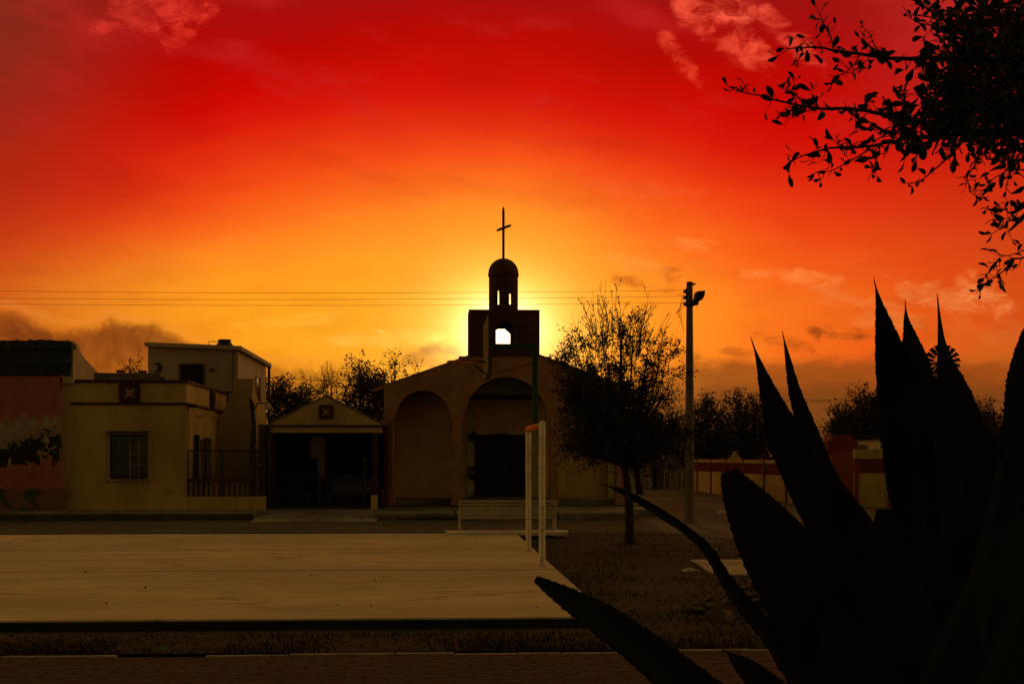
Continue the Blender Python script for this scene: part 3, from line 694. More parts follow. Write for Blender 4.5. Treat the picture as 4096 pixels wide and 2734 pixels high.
while q < (xB - xA) + H_:
    for sgn in (1, -1):
        c_ = clipline(xA + q, zm + .05, sgn, 1)
        if c_: ch.tube([(c_[0][0], ym + .005 * sgn, c_[0][1]), (c_[1][0], ym + .005 * sgn, c_[1][1])], .0045, 3, cap=False)
    q += s_
ch.build('wire_mesh', 'galv', t)
for (u0, u1, vt, lb, lean) in ((194, 199, 434.5, 'tallest dark board leaning behind the chain link fence', .05), (200, 206, 439, 'pale board standing between two dark boards behind the fence', -.04), (205, 210.5, 440, 'dark board right of the pale board behind the fence', .07)):
    yy = 40.6; a_, b2 = X(u0, yy), X(u1, yy); h = Z(vt, yy) - .2
    o = mb().prism([[(a_ - lean, .2), (b2 - lean, .2), (b2, .2 + h), (a_, .2 + h)]], yy, yy + .035).build('leaning_board', 'wood' if 'pale' in lb else 'door', bevel=.004)
    tag(o, lb, 'board', 'boards leaning behind the chain link fence')
# thin steel pole with lamp arm
YL = 39.9; lx = X(269, YL)
t = thing('yard_lamp', 'slim dark steel pole with a small lamp on a curved arm', 'street lamp', (lx, YL, .2))
mb().tube([(lx, YL, .2), (lx, YL, Z(369, YL)), (lx + .02, YL, Z(367.5, YL))], [.05, .04, .04], 10).build('pole', 'black', t)
mb().lathe((lx, YL, Z(369, YL)), [(.05, 0), (.065, .03), (.05, .07), (.01, .09)], 12).build('pole_cap', 'black', t, smooth=True)
mb().tube([(X(254, YL), YL - .05, Z(425, YL)), (X(254.5, YL), YL - .05, Z(410, YL)), (X(257, YL), YL - .05, Z(404, YL)), (X(262, YL), YL - .05, Z(403, YL)), (X(269, YL), YL - .05, Z(404.5, YL))], .022, 8).build('arm', 'black', t)
mb().lathe((X(268.5, YL), YL - .07, Z(408.5, YL)), [(.03, .16), (.07, .12), (.10, .05), (.11, 0), (.08, -.03), (.02, -.04)][::-1], 16).build('lamp_head', 'slab', t, smooth=True)
o = mb(); 
for i in range(5):
    a_ = Vector((X(250 + i * .8, 40.3), 40.3, Z(398 + i, 40.3))); b2 = Vector((X(254.5 + i * .6, 40.3), 40.3, .25)); m2 = (a_ + b2) / 2 + Vector((rnd(-.1, .1), 0, rnd(.1, .4)))
    o.tube([a_, (a_ + m2) / 2 + Vector((.05, 0, 0)), m2, b2], .022, 6)
tag(o.build('metal_rods', 'black'), 'bundle of dark metal rods standing by the fence end', 'rods')
o = mb().box(X(258, 41), X(267, 41), 41.0, 41.04, .2, Z(424, 41)).build('sheet_panel', 'grey_wall'); tag(o, 'upright grey sheet panel behind the slim lamp pole', 'panel')
o = mb().lathe((X(260.5, 40.7), 40.7, Z(467, 40.7)), [(.05, 0), (.09, .04), (.09, .07), (.03, .12), (.01, .13)], 14).build('bell', 'slab', smooth=True); tag(o, 'small pale round object fixed on the grey panel', 'bell')

# ================================================================== GABLED CARPORT
Y5 = 40.0
ax, az_ = X(326, Y5), Z(397.3, Y5); el_, er_ = X(268.5, Y5), X(383.2, Y5); ez = Z(424.6, Y5)
t = thing('gabled_carport', 'gabled ochre carport with a quatrefoil on its gable and dark interior', 'carport', (ax, Y5, .2))
ql = quatrefoil(ax + .005, Z(411.7, Y5), .215, 1)
mb().prism([[(el_, ez), (er_, ez), (ax + .03, az_), (ax - .03, az_)]], Y5, Y5 + .2).build('gable_wall', 'yellow_dim', t)
mb().prism(ql, Y5 - .045, Y5 - .002).build('quatrefoil_block', 'trim', t, bevel=.006)
mb().box(el_, er_, Y5 - .07, Y5 + .2, Z(426.8, Y5), ez - .001).build('string_course', 'trim', t, bevel=.008)
mb().box(el_ + .03, er_ - .03, Y5, Y5 + .2, Z(432.3, Y5), Z(426.8, Y5) - .001).build('beam', 'yellow_dim', t)
rf = mb(); rf.prism([[(el_ - .03, ez + .01), (ax, az_ + .02), (er_ + .03, ez + .01), (er_ + .03, ez + .06), (ax, az_ + .08), (el_ - .03, ez + .06)]], Y5 + .01, 48.2).build('roof', 'grey_wall', t)
for u in (271.5, 374.5): mb().box(X(u, Y5) - .09, X(u, Y5) + .09, Y5 + .01, Y5 + .19, .2, Z(432.3, Y5) - .001).build('post', 'trim', t)
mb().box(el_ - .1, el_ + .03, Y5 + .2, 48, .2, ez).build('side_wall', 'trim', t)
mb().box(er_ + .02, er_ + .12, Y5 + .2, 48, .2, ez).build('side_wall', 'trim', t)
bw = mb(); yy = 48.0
bw.prism([[(el_, .2), (er_ + .1, .2), (er_ + .1, ez), (ax, az_), (el_, ez)]], yy, yy + .15).build('back_wall', 'trim', t)  # added dark sheet, its colour stands for the shaded carport interior
# ornamental screen of rings in the opening
sc = mb(); ysc = 41.2
t2 = thing('ornamental_screen', 'lattice screen of linked metal rings inside the carport', 'screen', (X(318, ysc), ysc, .2))
for i in range(4):
    for j in range(24):
        cx = X(311.5 + i * 3.7 + (1.8 if j % 2 else 0), ysc); cz = Z(437 + j * 1.75, ysc)
        if i < 2 and j > 11: continue
        sc.tube([(cx + .052 * math.cos(a * math.pi / 5), ysc, cz + .052 * math.sin(a * math.pi / 5)) for a in range(11)], .009, 4, cap=False)
sc.build('lattice', 'slab', t2)
fr = mb(); fr.box(X(325.5, ysc), X(327, ysc), ysc - .02, ysc + .02, .2, 2.42); fr.box(X(309, ysc), X(310, ysc), ysc - .02, ysc + .02, .2, 2.42); fr.build('frame', 'black', t2)
# iron gate
t2 = thing('iron_gate', 'low black iron gate of upright bars across the carport', 'gate', (X(320, 39.9), 39.9, .2))
for (ua, ub) in ((273.5, 319), (319.6, 363)):
    lf = mb(); xa, xb = X(ua, 39.9), X(ub, 39.9)
    for z_ in (.24, .62, 1.12): lf.box(xa, xb, 39.89, 39.915, z_, z_ + .03)
    nb = 15
    for i in range(nb + 1):
        x = xa + (xb - xa) * i / nb; lf.tube([(x, 39.9, .22), (x, 39.9, 1.28)], .010, 5)
    lf.box(xa, xa + .035, 39.885, 39.92, .22, 1.3); lf.box(xb - .035, xb, 39.885, 39.92, .22, 1.3)
    for i in range(3):
        cx = xa + (xb - xa) * (i + .5) / 3
        lf.tube([(cx - .13, 39.9, .27), (cx, 39.9, .6), (cx + .13, 39.9, .27)], .007, 4)
    lf.build('gate_leaf', 'black', t2)
mb().box(X(363.5, 39.9), X(366, 39.9), 39.84, 39.95, .2, 1.7).build('gate_post', 'black', t2)
o = mb().box(X(370.7, Y5 - .4), X(377.4, Y5 - .4), Y5 - .45, Y5 - .2, .15, Z(494.6, Y5 - .4)).build('gate_pillar', 'yellow', bevel=.015); tag(o, 'stubby yellow pillar between the carport gate and church', 'pillar')

# potted plants glimpsed inside the carport
def bush(name, label, cat, c, r_, n, L, W, mat='leaf_far', group=None, stems=9):
    t = thing(name, label, cat, c, group)
    c = Vector(c); f = mb(); s_ = mb()
    for i in range(stems):
        a = rnd(0, 6.28); e = c + Vector((math.cos(a) * r_[0] * .6, math.sin(a) * r_[1] * .6, r_[2] * rnd(.8, 1.7)))
        s_.tube([c, c + (e - c) * .5 + Vector((rnd(-.05, .05), 0, 0)), e], [.012, .008, .003], 5)
    for i in range(n):
        a, b = rnd(0, 6.28), math.acos(rnd(-1, 1)); q = rnd(.2, 1) ** .5
        d = Vector((math.sin(b) * math.cos(a), math.sin(b) * math.sin(a), math.cos(b)))
        p = c + Vector((d.x * r_[0], d.y * r_[1], r_[2] + d.z * r_[2])) * 1 * q + Vector((0, 0, r_[2] * (1 - q)))
        f.leaf(p, d + Vector((rnd(-.8, .8), rnd(-.8, .8), rnd(-.8, .5))), L * rnd(.6, 1.3), W, rnd(0, 6.28))
    s_.build('stem', 'bark', t); f.build('foliage', mat, t, recalc=False)
    return t
bush('leafy_shrub', 'leafy shrub behind the carport glimpsed through its opening', 'shrub', (X(337, 49.5), 49.5, .2), (.8, .6, 1.15), 1500, .12, .05)
bush('potted_shrub', 'dark shrub at the right inside the carport', 'shrub', (X(352, 46), 46, .2), (.5, .4, .9), 500, .12, .05)

# parked car deep beside the carport, mostly hidden by the church corner
def car(loc, rz):
    t = thing('parked_car', 'pale car parked in the gap between carport and church', 'car', (0, 0, 0))
    def sect(x, zs): return [(x, y, z) for y, z in zs]
    body = mb()
    prof = [(-2.05, .42, .62, .74), (-1.9, .30, .78, .80), (-1.2, .26, .90, .83), (-.6, .24, .95, .84), (.9, .24, .96, .84), (1.7, .28, .95, .82), (2.0, .40, .80, .76)]
    vs = []
    for x, zl, zh, w_ in prof:
        vs += [(x, -w_ * .9, zl), (x, -w_, (zl + zh) / 2), (x, -w_ * .92, zh), (x, w_ * .92, zh), (x, w_, (zl + zh) / 2), (x, w_ * .9, zl)]
    fs = []
    for i in range(len(prof) - 1):
        for k in range(6): fs.append((i * 6 + k, i * 6 + (k + 1) % 6, (i + 1) * 6 + (k + 1) % 6, (i + 1) * 6 + k))
    fs += [tuple(range(6)), tuple(range(len(prof) * 6 - 6, len(prof) * 6))]
    body.add(vs, fs); body.build('body', 'car', t, smooth=False, bevel=.05)
    cab = mb(); c0 = [(-.75, .93), (-.1, 1.40), (.95, 1.42), (1.6, .95)]
    cab.add([(x, s * (.78 if z < 1 else .62), z) for s in (-1, 1) for x, z in c0], [(0, 1, 2, 3), (4, 7, 6, 5), (0, 4, 5, 1), (1, 5, 6, 2), (2, 6, 7, 3), (3, 7, 4, 0)])
    cab.build('cabin_glass', 'glass', t)
    ro = mb(); ro.add([(-.14, -.64, 1.405), (.98, -.64, 1.42), (.98, .64, 1.42), (-.14, .64, 1.405), (-.1, -.6, 1.44), (.94, -.6, 1.455), (.94, .6, 1.455), (-.1, .6, 1.44)], [(0, 3, 2, 1), (4, 5, 6, 7), (0, 1, 5, 4), (1, 2, 6, 5), (2, 3, 7, 6), (3, 0, 4, 7)])
    for s in (-1, 1):
        for (xa, za, xb, zb) in ((-.75, .93, -.1, 1.40), (.45, .94, .5, 1.42), (1.6, .95, .95, 1.42)):
            ro.tube([(xa, s * .79, za), (xb, s * .63, zb)], .03, 6)
    ro.build('roof', 'car', t)
    for x in (-1.3, 1.25):
        for s in (-1, 1):
            wv = mb(); n = 20; rng = [(.31, -.09), (.31, .09), (.2, .1), (.2, -.1)]
            pts = []
            for r0, yy in [(.0, -.06), (.29, -.1), (.315, -.06), (.315, .06), (.29, .1), (.0, .06)]:
                for k in range(n): a = 2 * math.pi * k / n; pts.append((x + r0 * math.cos(a), s * .76 + yy, .315 + r0 * math.sin(a)))
            wv.add(pts, [(i * n + k, i * n + (k + 1) % n, (i + 1) * n + (k + 1) % n, (i + 1) * n + k) for i in range(5) for k in range(n)])
            w1 = wv.build('wheel', 'tyre', t)
            mb().tube([(x, s * .76 - .11, .315), (x, s * .76 + .11, .315)], .19, 16).build('rim', 'galv', w1)
    for s in (-1, 1): mb().box(-2.06, -1.98, s * .62 - .12, s * .62 + .12, .60, .72).build('headlight', 'slab', t, bevel=.02)
    t.location = loc; t.rotation_euler = (0, 0, rz)
car((X(383.6, 43.4) - .86, 45.45, .2), R(90))

# ================================================================== CHURCH
YC = 41.8; YI = 44.3; zfl = .25; zin = .40
cxu = 504.7
L_, R_ = X(384, YC), X(625.3, YC)
CX = (L_ + R_) / 2
eL, eR = X(372.8, YC), X(636.6, YC); ezt = Z(390, YC)
tL, tR = X(469, YC), X(539.6, YC)
def roofz(x): 
    a = (Z(356, YC) - ezt) / (tL - eL)
    return ezt + a * ((x - eL) if x < CX else (eR - x))
ch = thing('church', 'small brick church with arched portico, square tower and domed belfry', 'church', (CX, YC, zfl))
def arch(xa, xb, zs, base, inset, n=28):
    """opening outline: splayed ledge at the springing, semicircle above"""
    r_ = (xb - xa) / 2; c_ = (xa + xb) / 2; pts = [(xa - inset, base), (xa - inset, zs), (xa, zs)]
    for i in range(1, n): th = math.pi - math.pi * i / n; pts.append((c_ + r_ * math.cos(th), zs + r_ * 1.01 * math.sin(th)))
    return pts + [(xb, zs), (xb + inset, zs), (xb + inset, base)]
zs = Z(418, YC)
A1 = arch(X(395.4, YC), X(450.8, YC), zs, zfl, .06)
A2 = arch(X(464.8, YC), X(547.3, YC), zs, zfl, .10)
A3 = arch(X(559.8, YC), X(615.0, YC), zs, zfl, .06)
outline = [(L_, zfl)] + A1 + A2 + A3 + [(R_, zfl), (R_, roofz(R_)), (tR + .001, roofz(tR)), (tL, roofz(tL)), (L_, roofz(L_))]
mb().prism([outline], YC, YC + .45).build('arcade_wall', 'brick', ch)
# wider plinths at the feet of the piers
zp = Z(487.5, YC)
for (a, b) in ((L_ - .10, A1[0][0] + .05), (A1[-1][0] - .06, A2[0][0] + .03), (A2[-1][0] - .03, A3[0][0] + .04), (A3[-1][0] - .04, R_ + .10)):
    mb().box(a, b, YC - .09, YC + .5, zfl - .02, zp).build('pier_plinth', 'brick', ch, bevel=.015)
# pale conduit on left jamb
mb().tube([(A1[0][0] - .02, YC - .03, zs), (A1[0][0] - .02, YC - .03, zp)], .014, 6).build('conduit', 'slab', ch)
# inner wall, floor, ceiling
mb().prism([[(L_ + .05, zin), (R_, zin), (R_, 3.82), (L_ + .05, 3.82)]], YI, YI + .3).build('inner_wall', 'inner', ch)
zc = 3.68
mb().box(X(459, YC), X(553, YC), YC + .455, YC + .50, 3.64, roofz(X(500, YC)) - .3).build('lunette_panel', 'ceiling', ch)
mb().box(L_ + .02, R_ - .02, YC + .45, YI, zc, zc + .08).build('portico_ceiling', 'ceiling', ch)
zc2 = Z(396.5, YI)
mb().box(X(466, YI), X(549, YI), YI - .05, YI - .002, 3.58, 3.66).build('lintel_band', 'black', ch)
# church body behind
yN = 56
nb = mb(); nb.box(L_, L_ + .3, YC + .46, yN, .1, roofz(L_)); nb.build('side_wall', 'brick', ch)
nb = mb(); nb.box(R_ - .3, R_, YI + .3, yN, .1, roofz(R_)); nb.build('side_wall', 'brick', ch)
rz_ = roofz(CX)
mb().prism([[(L_ + .3, .1), (R_ - .3, .1), (R_ - .3, roofz(R_)), (CX, rz_ - .03), (L_ + .3, roofz(L_))]], yN - .3, yN).build('back_wall', 'brick', ch)
rf = mb()
rf.prism([[(eL, ezt - .05), (eL, ezt + .02), (tL, roofz(tL) + .02), (CX, rz_ + .02), (tR, roofz(tR) + .02), (eR, ezt + .02), (eR, ezt - .05), (R_, roofz(R_) - .05 + .06), (CX, rz_ - .05), (L_, roofz(L_) - .05 + .06)]], YC + .46, yN + .3)
rf.build('roof', 'roof', ch)
for sgn, e_, w_ in ((-1, eL, L_), (1, eR, R_)):
    mb().prism([[(e_, ezt - .06), (w_ + (.0), roofz(w_) - .06 + .002), (w_, roofz(w_) + .03), (e_, ezt + .03)]], YC - .02, YC + .455).build('eave_end', 'brick', ch)
vb = mb(); vb.prism([[(L_ + .001, roofz(L_)), (tL, roofz(tL)), (tL, roofz(tL) + .045), (L_ + .001, roofz(L_) + .045)]], YC - .03, YC + .455); vb.build('verge', 'brick', ch); vb = mb()
vb.prism([[(R_ - .001, roofz(R_)), (tR, roofz(tR)), (tR, roofz(tR) + .045), (R_ - .001, roofz(R_) + .045)]], YC - .03, YC + .455); vb.build('verge', 'brick', ch)
# door and pilasters
dx0, dx1 = X(474.6, YI), X(530.6, YI); dzt = Z(434.2, YI); dzb = zin + .03
d_ = mb(); dm_ = (dx0 + dx1) / 2
for a, b in ((dx0, dm_ - .006), (dm_ + .006, dx1)):
    d_.box(a, b, YI - .06, YI - .003, dzb, dzt)
    for q0, q1 in ((.06, .46), (.52, .94)): d_.prism([[(a + .1, dzb + (dzt - dzb) * q0), (b - .1, dzb + (dzt - dzb) * q0), (b - .1, dzb + (dzt - dzb) * q1), (a + .1, dzb + (dzt - dzb) * q1)]], YI - .075, YI - .0605)
d_ = d_.build('door', 'door', ch, bevel=.004)
mb().tube([(dm_ + .08, YI - .09, dzb + .9), (dm_ + .08, YI - .12, dzb + 1.0), (dm_ + .08, YI - .09, dzb + 1.1)], .012, 6).build('handle', 'galv', d_)
mb().box(dx0 - .1, dx1 + .1, YI - .5, YI - .005, zin, zin + .03 - .002).build('door_step', 'block', ch)
mb().box(X(494, YI), X(509.5, YI), YI - .05, YI - .002, dzt + .012, Z(432.8, YI)).build('door_plaque', 'black', ch)
for (u0, u1) in ((466.6, 474.4), (530.8, 537)):
    mb().box(X(u0, YI), X(u1, YI), YI - .05, YI - .002, zin, Z(403, YI)).build('pilaster', 'pilaster', ch, bevel=.006)
mb().box(X(607.8, YI - .2), X(616.6, YI - .2), YI - .25, YI - .005, zin, Z(418, YI)).build('pilaster', 'pilaster', ch, bevel=.006)
# portico floor + steps
struct_ = mb(); fl = mb(); fl.box(L_ - .08, R_ + .35, YC + .52, YI, .1, zin); fl.build('portico_floor', 'sidewalk', ch, bevel=.02)
mb().box(L_ - .35, R_ + .5, 41.0, YC + .51, .02, zfl - .003).build('step', 'kerb_dark', ch, bevel=.02)
ss = mb(); sx0 = X(375, 37.6); segs = [sx0, X(455, 37.6), X(500, 37.6), X(558, 37.6), X(636, 37.6)]
for i, (a, b) in enumerate(zip(segs, segs[1:])):
    ss.box(a + .012, b - .012, 37.25 - (0.35 if i == 3 else 0), 39.0, -.02, .185 + (.012 if i == 3 else 0))
ss.build('step', 'sidewalk', ch, bevel=.025)
mb().box(L_ - .4, R_ + .6, 39.005, 40.99, -.02, .21).build('step', 'sidewalk', ch, bevel=.02)
# tower block
tb = Z(356, YC) - .0
yT = YC - .02; yTb = YC + 1.4; tz_ = Z(309.2, YC)
zw0 = Z(344, YC)
ap = (X(505.3, yT), Z(318.8, yT))
win = [(X(496, yT), zw0), (X(496, yT), Z(326, yT)), ap, (X(513.5, yT), Z(326, yT)), (X(513.5, yT), zw0)]
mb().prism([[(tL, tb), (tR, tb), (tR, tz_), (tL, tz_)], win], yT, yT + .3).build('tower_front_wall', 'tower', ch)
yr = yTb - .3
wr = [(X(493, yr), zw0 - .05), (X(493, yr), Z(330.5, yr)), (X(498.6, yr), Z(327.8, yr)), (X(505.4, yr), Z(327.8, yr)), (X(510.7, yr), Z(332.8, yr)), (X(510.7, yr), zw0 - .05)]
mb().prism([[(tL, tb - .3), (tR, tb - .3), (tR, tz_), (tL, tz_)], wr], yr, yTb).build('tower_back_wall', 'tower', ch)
mb().box(tL, tL + .25, yT + .3, yr, tb - .3, tz_).build('tower_side_wall', 'tower', ch)
mb().box(tR - .25, tR, yT + .3, yr, tb - .3, tz_).build('tower_side_wall', 'tower', ch)
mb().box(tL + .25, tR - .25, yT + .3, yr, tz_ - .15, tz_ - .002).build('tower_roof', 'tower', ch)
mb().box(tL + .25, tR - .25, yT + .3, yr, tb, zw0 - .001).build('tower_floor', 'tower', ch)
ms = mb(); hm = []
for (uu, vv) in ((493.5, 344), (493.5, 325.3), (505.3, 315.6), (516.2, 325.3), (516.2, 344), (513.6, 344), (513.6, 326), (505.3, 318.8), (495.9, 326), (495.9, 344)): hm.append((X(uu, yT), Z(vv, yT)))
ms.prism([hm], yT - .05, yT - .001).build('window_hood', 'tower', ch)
# belfry drum with four pointed slits
yB = YC + .70; bx = X(503.4, yB); rB = (X(518, yB) - X(488.8, yB)) / 2; zD = Z(275, yB)
zd0 = tz_ - .002
sl0, sl1, slt = Z(306, yB), Z(295, yB), Z(291.5, yB)
N = 72; ang_ = [2 * math.pi * k / N for k in range(N)]
def inslit(k):
    a = (ang_[k] + math.pi / N)
    x = math.cos(a)
    return abs(abs(x) - .43) < .085
zl = [zd0, sl0, sl0 + .10, sl1, sl1 + .10, sl1 + .21, zD]
dv_ = []
for z_ in zl:
    for a in ang_: dv_.append((bx + rB * math.cos(a), yB + rB * math.sin(a), z_))
def open_(i, k):
    a = ang_[k] + math.pi / N; x = math.cos(a)
    if abs(math.sin(a)) < .5: return False
    back = math.sin(a) > 0; dx_ = abs(x - (.10 if back else 0)) - .43; rows = (2, 3) if back else (1, 2)
    tip = 4 if back else 3
    return (i in rows and abs(dx_) < .12) or (i == tip and abs(dx_) < .055)
fs = []
for i in range(len(zl) - 1):
    for k in range(N):
        if not open_(i, k): fs.append((i * N + k, i * N + (k + 1) % N, (i + 1) * N + (k + 1) % N, (i + 1) * N + k))
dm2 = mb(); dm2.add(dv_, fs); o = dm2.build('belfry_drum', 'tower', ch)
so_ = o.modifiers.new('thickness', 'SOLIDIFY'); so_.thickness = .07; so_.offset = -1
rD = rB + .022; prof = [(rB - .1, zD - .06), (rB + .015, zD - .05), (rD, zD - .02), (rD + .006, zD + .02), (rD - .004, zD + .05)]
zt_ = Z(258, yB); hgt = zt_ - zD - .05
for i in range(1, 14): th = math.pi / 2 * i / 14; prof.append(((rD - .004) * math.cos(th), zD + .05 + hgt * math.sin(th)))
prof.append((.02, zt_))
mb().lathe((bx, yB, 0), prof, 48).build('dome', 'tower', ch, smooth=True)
# cross, its bar hanging crooked
cr = mb(); zc0, zc1 = Z(259, yB), Z(206.6, yB); hw = .038
cr.prism([[(bx - hw, zc0), (bx + hw, zc0), (bx + hw, zc1 - .12), (bx + .018, zc1), (bx - .018, zc1), (bx - hw, zc1 - .12)]], yB - .03, yB + .03)
cr = cr.build('cross', 'black', ch, bevel=.005)
c0 = Vector((X(503.8, yB), 0, Z(227.8, yB))); dd = Vector((X(511.6, yB) - X(495.9, yB), 0, Z(224.9, yB) - Z(230.9, yB))); hl = dd.length / 2; dd.normalize(); pp = Vector((-dd.z, 0, dd.x)) * .038
tip = dd * .06
pl = [c0 - dd * hl, c0 - dd * hl + tip + pp, c0 + dd * hl - tip * 1.2 + pp, c0 + dd * hl, c0 + dd * hl - tip - pp, c0 - dd * hl + tip - pp]
mb().prism([[(p.x, p.z) for p in pl]], yB - .075, yB - .032).build('cross_bar', 'black', cr, bevel=.004)
# wreaths, meter
def garland(cx, cy, cz, r_, n, label):
    m_ = mb()
    for i in range(n):
        a = rnd(0, 6.28); q = r_ * rnd(.55, 1.05); p = Vector((cx + q * .7 * math.cos(a), cy - rnd(0, .1), cz + q * math.sin(a)))
        m_.leaf(p, (rnd(-1, 1), rnd(-1, .2), rnd(-1, .6)), rnd(.08, .15), .045, rnd(0, 6))
    tag(m_.build('wreath', 'leaf', recalc=False), label, 'wreath', 'wreaths hung by the church door')
garland(X(473.2, YI), YI - .06, Z(435.5, YI), .14, 90, 'dark green wreath hung at the upper left corner of the church door')
garland(X(472.5, YI), YI - .06, Z(472, YI), .19, 110, 'larger drooping wreath low on the left door pilaster')
garland(X(474, YI), YI - .06, Z(495.5, YI), .10, 50, 'small plant clump at the foot of the left door pilaster')
mt = thing('electric_meter', 'electric meter with looped cable on the pale pilaster at the church right end', 'electric meter', (X(612, YI), YI - .26, Z(452, YI)))
mb().box(X(609.8, YI), X(614.6, YI), YI - .36, YI - .253, Z(455, YI), Z(445.5, YI)).build('meter_box', 'black', mt, bevel=.02)
mb().lathe((X(612, YI), YI - .37, Z(451, YI)), [(.02, -.04), (.055, -.03), (.06, .03), (.02, .05)], 14).build('dial', 'glass', mt, smooth=True)
mb().tube([(X(612, YI), YI - .3, Z(446, YI)), (X(610.5, YI), YI - .3, Z(440, YI)), (X(608.8, YI), YI - .3, Z(447, YI)), (X(609.3, YI), YI - .3, Z(456, YI)), (X(612.5, YI), YI - .3, Z(457.5, YI)), (X(613.5, YI), YI - .3, Z(450, YI))], .012, 6).build('cable', 'black', mt)
mb().tube([(X(613, YI), YI - .27, Z(457, YI)), (X(614, YI), YI - .27, Z(475, YI)), (X(613.6, YI), YI - .27, Z(490, YI))], .01, 6).build('ground_wire', 'black', mt)
wr_ = mb()
for v in (466, 469, 472.5, 476, 480): wr_.box(X(616.4, YC + 1.5), X(618.2, YC + 1.5), YC + 1.5, YC + 1.53, Z(v, YC), Z(v, YC) + .02)
wr_.box(X(616.4, YC + 1.5), X(616.9, YC + 1.5), YC + 1.5, YC + 1.53, zin, 1.6)
wr_.box(X(616.4, YC + 1.5), X(616.9, YC + 1.5), YC + 1.5, YC + 1.53, zin, 1.7)
tag(wr_.build('small_railing', 'white_metal'), 'narrow white railing in the church right end', 'railing')

# ================================================================== COURT EQUIPMENT
gx = 1.62; yn, yf = 19.85, 23.05; zg = HC
t = thing('goal_with_hoop', 'white goal posts with orange crossbar carrying a green basketball backboard frame', 'goal frame', (gx, (yn + yf) / 2, zg))
gxn, gxf = X(542.2, yn), X(528.4, yf)
ztn, ztf = Z(423.2, yn), Z(428.2, yf)
def post(x, y, zt_):
    m_ = mb(); n = 12; r0 = .047
    zz = [zg, zg + .04] + [zg + (zt_ - zg) * i / 10 for i in range(1, 10)] + [zt_]
    pts = [(x + rnd(-.002, .002), y, z_) for z_ in zz]
    rr_ = [r0 * rnd(.97, 1.03) for _ in zz]
    m_.tube(pts, rr_, 14)
    m_.lathe((x, y, zt_ - .002), [(r0, 0), (r0 * .85, .025), (r0 * .45, .042), (.004, .048)], 14)
    return m_.build('post', 'white_paint', t, smooth=True)
post(gxn, yn, ztn); post(gxf, yf, ztf - .06)
mb().tube([(gxn, yn + .03, ztn - .03), ((gxn + gxf) / 2, (yn + yf) / 2, (ztn + ztf) / 2 - .012), (gxf, yf + .05, ztf - .01)], .052, 16).build('crossbar', 'orange_paint', t, smooth=True)
ym_ = 21.5; xm = X(534.9, ym_); zcb = (ztn + ztf) / 2
zarm = Z(346.2, ym_)
mb().box(xm - .043, xm + .043, ym_ - .043, ym_ + .043, zcb + .02, zarm + .045).build('green_pole', 'green_paint', t, bevel=.008)
bxn = X(488.6, 20.6) ; bxm = bxn
mb().box(bxm + .03, xm - .044, ym_ - .04, ym_ + .04, zarm - .035, zarm + .044).build('arm', 'green_paint', t, bevel=.008)
mb().tube([(xm - .03, ym_, zcb + 1.0), (bxm + .05, ym_, zarm - .45)], .008, 6).build('brace', 'green_paint', t)
bz0, bz1 = 2.97, 3.86
bb = mb().box(bxm - .012, bxm + .012, ym_ - .9, ym_ + .9, bz0, bz1).build('backboard', 'wood', t, bevel=.004)
fb_ = mb()
for (ya, yb2, za2, zb3) in ((-.9, .9, bz0, bz0 + .04), (-.9, .9, bz1 - .04, bz1), (-.9, -.86, bz0 + .04, bz1 - .04), (.86, .9, bz0 + .04, bz1 - .04), (-.02, .02, bz0 + .04, bz1 - .04)):
    fb_.box(bxm + .0125, bxm + .05, ym_ + ya, ym_ + yb2, za2, zb3)
fb_.build('board_frame', 'black', bb)
zr2 = Z(361.3, ym_); rc = bxm - .16 - .225
hp = mb(); ring = [(rc + .225 * math.cos(a * math.pi / 16), ym_ + .225 * math.sin(a * math.pi / 16), zr2) for a in range(33)]
hp.tube(ring, .012, 6, cap=False)
hp = hp.build('hoop', 'orange_paint', t, smooth=True)
br = mb()
for s in (-1, 1):
    br.tube([(rc + .21, ym_ + s * .08, zr2), (bxm - .013, ym_ + s * .08, zr2)], .009, 6)
    br.tube([(rc + .16, ym_ + s * .16, zr2 - .005), (bxm - .013, ym_ + s * .06, zr2 - .2)], .007, 6)
br.build('bracket', 'black', hp)
mb().tube([(bxn - .02, 20.65, bz0 + .02), (bxn - .015, 20.65, bz0 - .05), (bxn + .03, 20.65, bz0 - .06)], .02, 6).build('loose_bracket', 'black', bb)

# bench
yb3 = 28.45; x0, x1 = X(459.8, yb3), X(555.5, yb3); zt3 = Z(500.8, yb3)
t = thing('court_bench', 'cream metal slatted bench seen from behind on a white base strip', 'bench', ((x0 + x1) / 2, yb3, HC))
mb().box(X(448, yb3 - .1), X(566.3, yb3 - .1), yb3 - .35, yb3 + .25, HC - .03, HC + .05).build('base_strip', 'white_paint', t, bevel=.015)
fz = mb(); zb4 = Z(517.7, yb3)
fz.tube([(x0, yb3, zt3), (x1, yb3, zt3)], .02, 8); fz.tube([(x0 + .02, yb3, zb4), (x1 - .02, yb3, zb4)], .012, 8)
for u in (492.2, 522.3): fz.box(X(u, yb3) - .018, X(u, yb3) + .018, yb3 - .012, yb3 + .012, zb4, zt3 - .01)
fz.build('back_frame', 'bench', t)
bk = mb(); nsl = 5
for i in range(nsl):
    za4 = zb4 + (zt3 - zb4 - .03) * i / nsl; bk.box(x0 + .02, x1 - .02, yb3 + .013, yb3 + .028, za4 + .006, za4 + (zt3 - zb4 - .03) / nsl - .012)
bk.build('backrest', 'bench', t)
for x in (x0, x1):
    lg = mb(); lg.tube([(x, yb3 - .02, HC + .07), (x, yb3, zb4), (x, yb3, zt3 + .02)], .018, 8)
    lg.tube([(x, yb3 + .48, HC + .07), (x, yb3 + .47, HC + .45), (x, yb3 + .04, HC + .44)], .018, 8); lg.build('leg', 'bench', t)
sf = mb()
